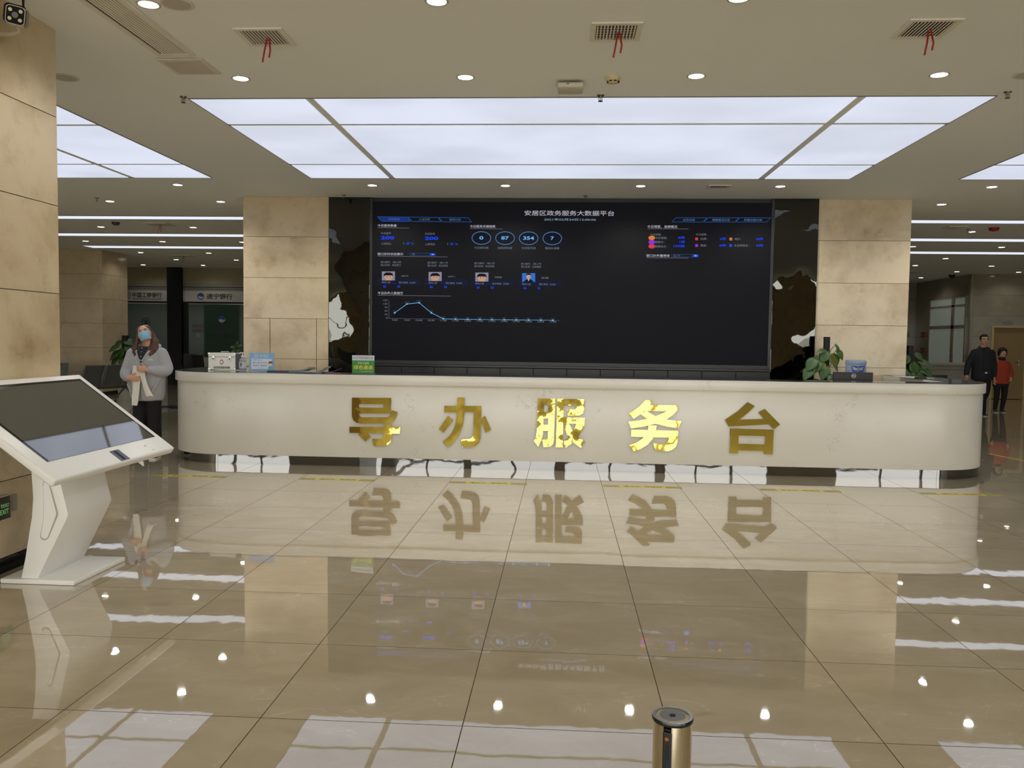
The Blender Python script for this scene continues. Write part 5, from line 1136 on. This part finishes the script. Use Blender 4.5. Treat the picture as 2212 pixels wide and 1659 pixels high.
MB().loft([[(-.045, -.115, 1.46), (.045, -.115, 1.46), (.045, -.07, 1.46), (-.045, -.07, 1.46)], [(-.055, -.152, 1.30), (.055, -.152, 1.30), (.055, -.12, 1.30), (-.055, -.12, 1.30)], [(-.060, -.162, 1.05), (.060, -.162, 1.05), (.06, -.12, 1.05), (-.06, -.12, 1.05)], [(-.075, -.160, .95), (.075, -.160, .95), (.07, -.12, .95), (-.07, -.12, .95)]]).build('shirt', mat('black_shirt', (18, 19, 26), .75), p_, smooth=50)
MB().box(-.08, .08, -.163, -.12, .925, .950).build('belt', M_BLACK, p_); MB().box(-.022, .022, -.168, -.162, .922, .953).build('belt_buckle', M_CHROME, p_)
t_ = MB(); t_.loft([ring_e((0, 0, .80), .178, .128), ring_e((0, 0, .95), .175, .125), ring_e((0, 0, 1.0), .165, .12)])
limb(t_, [(-.09, 0, .86), (-.03, -.085, .50), (.015, -.05, .085)], [.108, .086, .070]); limb(t_, [(.09, .02, .86), (.10, .03, .52), (.07, .26, .17)], [.108, .086, .068])
remesh(t_, 'trousers', M_BLK, .010, 3, p_)
b2, M2 = shoe(MB(), (.015, -.03, 0), R(-4), .27, .075); o_ = b2.build('shoe', M_BLK, p_, smooth=60); sole(M2, .27).build('sole', mat('sole_grey', (170, 168, 160), .6), o_)
b2, M2 = shoe(MB(), (.07, .30, .085), R(4), .27, .075, R(32)); o_ = b2.build('shoe', M_BLK, p_, smooth=60); sole(M2, .27).build('sole', MATS['sole_grey'], o_)

# the woman in the orange jumper beside him
LX, LY = 10.03, 19.75
p_ = thing('person', 'woman in an orange jumper and black leggings walking beside the man', 'person', (LX, LY, 0))
HM3 = Matrix.Translation((.0, -.025, 1.375)) @ Matrix.Rotation(R(-6), 4, 'Z') @ Matrix.Scale(.98, 4)
b_ = MB(); head_geo(b_, HM3, 1.0)
b_.loft([ring_e((0, .0, .74), .15, .11), ring_e((0, 0, .90), .14, .11), ring_e((0, 0, 1.05), .155, .115), ring_e((0, .005, 1.16), .14, .09), ring_e((0, .01, 1.21), .08, .065), ring_e((0, .01, 1.24), .055, .05)])
limb(b_, [(0, .005, 1.18), (0, -.0, 1.27), (0, -.005, 1.31)], [.055, .052, .054])
lRS, lRE, lRW = (-.142, 0, 1.115), (-.205, .03, .92), (-.185, -.06, .75)
lLS, lLE, lLW = (.142, 0, 1.115), (.225, .02, .92), (.165, -.12, .80)
for a in ((lRS, lRE, lRW), (lLS, lLE, lLW)): limb(b_, a, [.050, .042, .027])
hand_geo(b_, lRW, (0, -.25, -1), (1, .3, 0), 1, 14, .88, 2, 8); hand_geo(b_, lLW, (-.35, -.6, -.55), (-.7, .5, -.3), -1, 40, .88, 2, 8)
limb(b_, [(-.08, 0, .74), (-.085, -.02, .42), (-.10, .0, .09)], [.08, .055, .036]); limb(b_, [(.08, .0, .74), (.078, -.03, .42), (.045, -.01, .09)], [.08, .055, .036])
shoe(b_, (-.10, .02, 0), R(-14), .22, .06); shoe(b_, (.05, .02, 0), R(-6), .22, .06)
remesh(b_, 'body', M_SKIN, .007, 4, p_); face_parts(HM3, p_, 1.0)
h_ = MB(); h_.ball((0, .026, .030), (.092, .098, .096), 18, 12, HM3).ball((0, -.055, .058), (.076, .040, .036), 16, 10, HM3)
for s in (-1, 1): h_.ball((s*.076, .012, -.02), (.026, .055, .075), 12, 8, HM3); h_.ball((s*.062, -.035, .03), (.026, .04, .05), 10, 8, HM3)
h_.ball((0, .06, -.04), (.08, .055, .07), 14, 10, HM3); remesh(h_, 'hair', M_HAIRK, .007, 2, p_)
j_ = MB(); j_.loft([ring_e((0, .0, .655), .185, .13), ring_e((0, 0, .72), .190, .138), ring_e((0, 0, .92), .180, .132), ring_e((0, 0, 1.06), .182, .130), ring_e((0, .003, 1.125), .172, .115), ring_e((0, .006, 1.17), .130, .095), ring_e((0, .01, 1.21), .078, .074)])
for S_, E_, W_ in ((lRS, lRE, lRW), (lLS, lLE, lLW)): limb(j_, [S_, E_, Vector(W_)+(Vector(E_)-Vector(W_))*.14], [.060, .064, .048])
remesh(j_, 'jumper', mat('orange_knit', (158, 60, 34), .9, var=.12, vs=150), .009, 3, p_)
MB().loft([ring_e((0, .0, 1.185), .085, .078), ring_e((0, -.004, 1.225), .078, .074), ring_e((0, -.006, 1.262), .068, .066)]).build('collar', M_BLK, p_, smooth=60)
MB().loft([ring_e((0, 0, .60), .172, .122), ring_e((0, 0, .66), .170, .122)]).build('skirt_hem', M_BLK, p_, smooth=60)
t_ = MB(); t_.loft([ring_e((0, 0, .62), .15, .11), ring_e((0, 0, .74), .155, .112)])
limb(t_, [(-.08, 0, .70), (-.085, -.02, .42), (-.10, .0, .085)], [.084, .062, .044]); limb(t_, [(.08, .0, .70), (.078, -.03, .42), (.045, -.01, .085)], [.084, .062, .044])
remesh(t_, 'leggings', M_BLK, .009, 3, p_)
for x, a in ((-.10, -14), (.05, -6)):
    b2, M2 = shoe(MB(), (x, .022, 0), R(a), .24, .075); o_ = b2.build('shoe', mat('dark_shoe', (52, 50, 48), .6), p_, smooth=60); sole(M2, .24).build('sole', MATS['sole_grey'], o_)

# ---------------------------------------------------------------- plants, seats and furniture further back
M_LEAF = mat('leaf_green', (62, 92, 44), .4, var=.3, vs=8)
M_LEAFY = mat('leaf_yellow_green', (104, 112, 44), .4, var=.3, vs=8)
M_STEM = mat('stem_green', (70, 88, 46), .5)
M_POT = mat('white_pot', (190, 188, 178), .3)
M_SOIL = mat('soil', (46, 36, 26), .9)
def leaf(mb, base, tip, width, droop=.25, fold=.18, up=None):
    """a broad heart-shaped leaf from base to tip, folded along the midrib and drooping"""
    b = Vector(base); t = Vector(tip); d = t-b; ln = d.length; d.normalize()
    up = Vector(up or (0, -.6, .8)); s = d.cross(up).normalized(); n = s.cross(d)
    N = 9; prof = [.10, .62, .92, 1.0, .95, .80, .58, .30, .02]; vs = []
    for k in range(N):
        f = k/(N-1); c = b+d*(ln*f)+n*(-droop*ln*f*f)
        w_ = width*.5*prof[k]
        for q in (-1, -.5, 0, .5, 1): vs.append(tuple(c+s*(w_*q)+n*(fold*w_*abs(q))-d*(ln*.10*abs(q)*(1-f) if k < 2 else 0)))
    mb.add(vs, [(a*5+c, a*5+c+1, (a+1)*5+c+1, (a+1)*5+c) for a in range(N-1) for c in range(4)])
def plant(name, label, x, y, leaves, pole=None, pot=(.16, .30), z0=0.0, stem_r=.006, pole_w=.035):
    o = thing(name, label, 'plant', (x, y, z0))
    r_, h_ = pot
    MB().lathe([(0, 0), (r_*.72, 0), (r_, h_*.92), (r_*1.05, h_*.93), (r_*1.05, h_), (r_*.92, h_), (r_*.90, h_*.88), (0, h_*.88)], 28).build('pot', M_POT, o, smooth=40)
    MB().lathe([(0, h_*.885), (r_*.895, h_*.885), (r_*.895, h_*.89), (0, h_*.90)], 20).build('soil', M_SOIL, o)
    if pole: MB().box(-pole_w, pole_w, -pole_w, pole_w, h_*.8, pole).build('support_pole', M_BLACKM, o)
    for lf_ in leaves:
        b, t, w_ = lf_[:3]; m_ = lf_[3] if len(lf_) > 3 else M_LEAF
        root = (lf_[4] if len(lf_) > 4 else (0, -.02, max(h_, b[2]-.22)))
        mid = ((root[0]+b[0])/2, (root[1]+b[1])/2, (root[2]+b[2])/2+.04)
        st = MB().tube([root, mid, b], [stem_r, stem_r*.8, stem_r*.6], 7); st.build('leaf_stalk', M_STEM, o, smooth=60)
        q = MB(); leaf(q, b, t, w_); f = q.build('leaf', m_, o, smooth=70)
        sd = f.modifiers.new('thick', 'SOLIDIFY'); sd.thickness = .0015
    return o
# plant with a square black support behind the monitor (metres from its pole, from the photo)
Lf = [((-.03, -.03, 1.43), (-.16, -.08, 1.38), .085), ((.10, -.06, 1.50), (.18, -.08, 1.38), .06), ((-.01, -.06, 1.40), (-.10, -.10, 1.25), .16), ((.05, -.05, 1.36), (.14, -.10, 1.20), .19, M_LEAFY), ((.12, -.06, 1.42), (.22, -.09, 1.30), .13),
      ((-.16, -.05, 1.30), (-.30, -.10, 1.14), .17), ((-.10, -.06, 1.26), (-.22, -.12, 1.10), .14), ((-.05, -.08, 1.24), (-.06, -.12, 1.10), .07, M_LEAFY), ((-.20, -.05, 1.18), (-.34, -.12, 1.02), .16), ((-.02, -.08, 1.20), (-.10, -.16, 1.02), .16),
      ((-.08, .05, 1.32), (-.20, .10, 1.22), .13), ((.10, .06, 1.25), (.24, .10, 1.12), .15), ((.02, -.10, 1.08), (.10, -.2, .92), .16), ((-.12, -.06, 1.0), (-.26, -.14, .86), .16)]
plant('potted_plant', 'leafy potted plant with a square black support behind the black monitor', 3.675, 11.90, Lf, 1.605, (.16, .32))
Lf = [((.06, -.04, 1.36), (.20, -.08, 1.28), .16), ((.12, -.06, 1.24), (.36, -.10, 1.20), .15), ((.02, -.06, 1.22), (.10, -.12, 1.02), .24), ((.18, -.06, 1.12), (.36, -.12, 1.0), .17), ((-.06, -.04, 1.34), (-.16, -.08, 1.18), .18), ((-.02, -.08, 1.10), (-.10, -.14, .92), .22), ((.10, -.10, 1.05), (.20, -.16, .90), .2), ((-.08, 0, 1.2), (-.24, .02, 1.06), .18)]
plant('potted_plant', 'leafy potted plant showing past the right edge of the right pillar', 5.66, 14.0, Lf, 1.50, (.18, .34), pole_w=.04)
Lf = [((.02, -.03, 1.38), (.20, -.1, 1.30), .22), ((-.06, -.04, 1.34), (-.26, -.1, 1.20), .26), ((-.14, -.06, 1.22), (-.38, -.12, 1.14), .24), ((.06, -.06, 1.26), (.26, -.1, 1.12), .26), ((-.10, -.08, 1.10), (-.36, -.14, .94), .28), ((.0, -.1, 1.16), (-.12, -.16, .94), .26), ((.10, -.08, 1.04), (.30, -.14, .88), .26), ((-.14, -.05, .96), (-.36, -.1, .78), .26), ((.02, -.1, .96), (.06, -.2, .76), .26), ((-.02, .06, 1.3), (-.1, .2, 1.2), .2)]
plant('potted_plant', 'dark leafy potted plant with a black support behind the waiting bench at left', -10.20, 19.0, Lf, 1.49, (.20, .36), pole_w=.06)
Lf = [((.02, -.02, 1.22), (.14, -.06, 1.30), .13), ((-.03, -.02, 1.20), (-.16, -.06, 1.26), .13), ((.0, -.04, 1.14), (.16, -.1, 1.12), .14), ((0, -.04, 1.14), (-.16, -.1, 1.10), .14), ((0, -.03, 1.24), (.02, -.06, 1.38), .12), ((.02, -.05, 1.05), (.12, -.12, 1.0), .13), ((-.04, -.05, 1.05), (-.14, -.12, .98), .13)]
plant('potted_plant', 'small green plant by the left edge of the left stone pillar', -8.32, 21.0, Lf, None, (.16, .60))

# steel waiting benches
M_BENCH = mat('bench_steel', (120, 122, 122), .4, .4)
M_PERF = mat('bench_perforated', (92, 95, 94), .5, .2, var=.25, vs=220)
def bench(label, x, y, rz, n=3, group='steel waiting benches'):
    o = thing('waiting_bench', label, 'bench', (x, y, 0), rz, group); W_ = .56
    MB().box(-n*W_/2, n*W_/2, -.03, .03, .315, .365).build('beam', M_BENCH, o, bevel=.004)
    for k in range(n):
        cx = (k-(n-1)/2)*W_
        def pan(p0, p1, th): # p = (y,z)
            d = Vector((0, p1[0]-p0[0], p1[1]-p0[1])).normalized(); nn = Vector((0, -d.z, d.y)); rr = []
            for t in [i/8 for i in range(9)]:
                yy = p0[0]+(p1[0]-p0[0])*t; zz = p0[1]+(p1[1]-p0[1])*t; bow = .018*math.sin(PI*t); rr.append([(cx-W_*.46, yy+nn.y*bow, zz+nn.z*bow), (cx+W_*.46, yy+nn.y*bow, zz+nn.z*bow), (cx+W_*.46, yy+nn.y*(bow+th), zz+nn.z*(bow+th)), (cx-W_*.46, yy+nn.y*(bow+th), zz+nn.z*(bow+th))])
            return MB().loft(rr)
        pan((-.26, .425), (.17, .385), .012).build('seat', M_PERF, o, smooth=40); pan((.19, .40), (.34, .84), .012).build('backrest', M_PERF, o, smooth=40)
        for sx in (-1, 1): MB().tube([(cx+sx*W_*.46, -.27, .425), (cx+sx*W_*.46, .17, .39), (cx+sx*W_*.46, .21, .42), (cx+sx*W_*.46, .345, .845)], .014, 8).build('seat_rail', M_BENCH, o, smooth=50)
        MB().box(cx-W_*.46, cx+W_*.46, .330, .352, .835, .857).build('top_rail', M_BENCH, o, bevel=.004)
    for sx in (-1, 1):
        xx = sx*(n*W_/2-.28)
        for s, nm in ((-1, 'front'), (1, 'rear')):
            g = MB().tube([(xx, s*.02, .325), (xx, s*.16, .20), (xx, s*.30, .055), (xx, s*.31, .02)], [.026, .022, .018, .016], 8); lg = g.build('leg', M_BENCH, o, smooth=50)
            MB().cyl((xx, s*.31, .0), (xx, s*.31, .022), .026).build('foot', M_BLACK, lg)
    return o
bench('dark steel waiting bench seen from behind to the left of the standing woman', -9.98, 17.72, R(-108+180+180))
bench('dark steel waiting bench mostly hidden by the near left column', -12.0, 18.0, R(20))
# bank staff chairs and a white desk in front of the right-hand bank counter
M_CHAIR = mat('chair_black', (20, 20, 21), .6)
def office_chair(label, x, y, rz):
    o = thing('office_chair', label, 'chair', (x, y, 0), rz, 'black office chairs')
    MB().box(-.24, .24, -.24, .22, .44, .50).build('seat', M_CHAIR, o, bevel=.03, seg=3, smooth=40)
    MB().loft([[(-.20+.02*abs(t-.5), .20+.06*t, .52+.46*t), (.20-.02*abs(t-.5), .20+.06*t, .52+.46*t), (.19, .26+.06*t, .52+.46*t), (-.19, .26+.06*t, .52+.46*t)] for t in (0, .25, .5, .75, 1)]).build('backrest', M_CHAIR, o, bevel=.02, seg=3, smooth=40)
    MB().box(-.03, .03, .20, .26, .40, .60).build('back_bracket', M_BLACK, o); MB().cyl((0, 0, .12), (0, 0, .44), .028).build('gas_column', M_STEEL, o, smooth=40)
    for s in (-1, 1): MB().tube([(s*.24, .08, .46), (s*.28, .08, .60), (s*.28, -.12, .64)], .018, 8).build('armrest', M_BLACK, o, smooth=50)
    for k in range(5):
        a = 2*PI*k/5+.3; lg = MB().tube([(0, 0, .13), (.16*math.cos(a), .16*math.sin(a), .10), (.29*math.cos(a), .29*math.sin(a), .07)], [.026, .02, .015], 8).build('leg', M_BLACK, o, smooth=50)
        MB().ball((.29*math.cos(a), .29*math.sin(a), .03), .03, 12, 8).build('caster', M_BLACK, lg, smooth=60)
    return o
c_ = office_chair('black office chair left of the first-aid box, in front of the bank glass', -10.55, 23.3, R(35)); office_chair('black office chair just behind the first-aid box, in front of the bank glass', -10.0, 22.9, R(160))
office_chair('black office chair nearest the right pillar, behind the right arm of the counter', 6.0, 14.75, R(180)); office_chair('black office chair in front of the pale side desk at far right', 6.75, 15.8, R(180))
o = thing('side_desk', 'pale service desk behind the right arm of the counter, left of the walking man', 'desk', (9.0, 20.9, 0))
MB().box(-1.35, 1.0, -.30, .30, 1.04, 1.10).build('worktop', mat('desk_pale', (150, 148, 134), .35), o, bevel=.006); MB().box(-1.32, .97, -.27, .27, 0.0, 1.04).build('front_panel', mat('desk_panel', (140, 138, 124), .4), o)
for y_ in (-.28,): MB().box(-1.33, .98, y_, y_+.01, .93, .935).build('panel_joint', M_DSTEEL, o)
# fire call boxes on the marble return
for z_, lab in ((1.86, 'upper small red fire call box on the grey marble wall'), (1.35, 'lower small red fire call box on the grey marble wall')):
    o = thing('fire_call_box', lab, 'fire alarm', (11.62, 27.75, z_), 0, 'red fire call boxes')
    MB().box(-.05, 0, -.09, .09, -.08, .08).build('box', M_RED, o, bevel=.006); MB().box(-.053, -.0505, -.05, .05, -.05, .03).build('front_glass', mat('call_glass', (90, 60, 56), .2), o)
# loose black cable on the floor behind the left end of the counter
o = thing('floor_cable', 'black cable lying on the floor between the woman and the counter', 'cable', (-7.9, 16.9, 0))
MB().tube([(-.55, 0, .02), (-.3, .12, .02), (0, .02, .02), (.3, .10, .02), (.6, -.05, .02), (1.2, .0, .02)], .02, 8).build('cord', M_BLACK, o, smooth=60)
MB().box(-.20, .35, -.15, .15, .001, .07).build('floor_box', M_BLACKM, o, bevel=.02)
# yellow sticker
s_ = at(1806, 492, 1, 12.24)
tag(MB().prism([(.018*math.cos(a), .018*math.sin(a)) for a in [2*PI*k/9 for k in range(9)]], 0, .001, face_cam(s_.x, 12.239, s_.z)).build('sticker', mat('sticker_yellow', (214, 190, 40), .6)), 'small yellow sticker high on the right stone pillar', 'sticker')
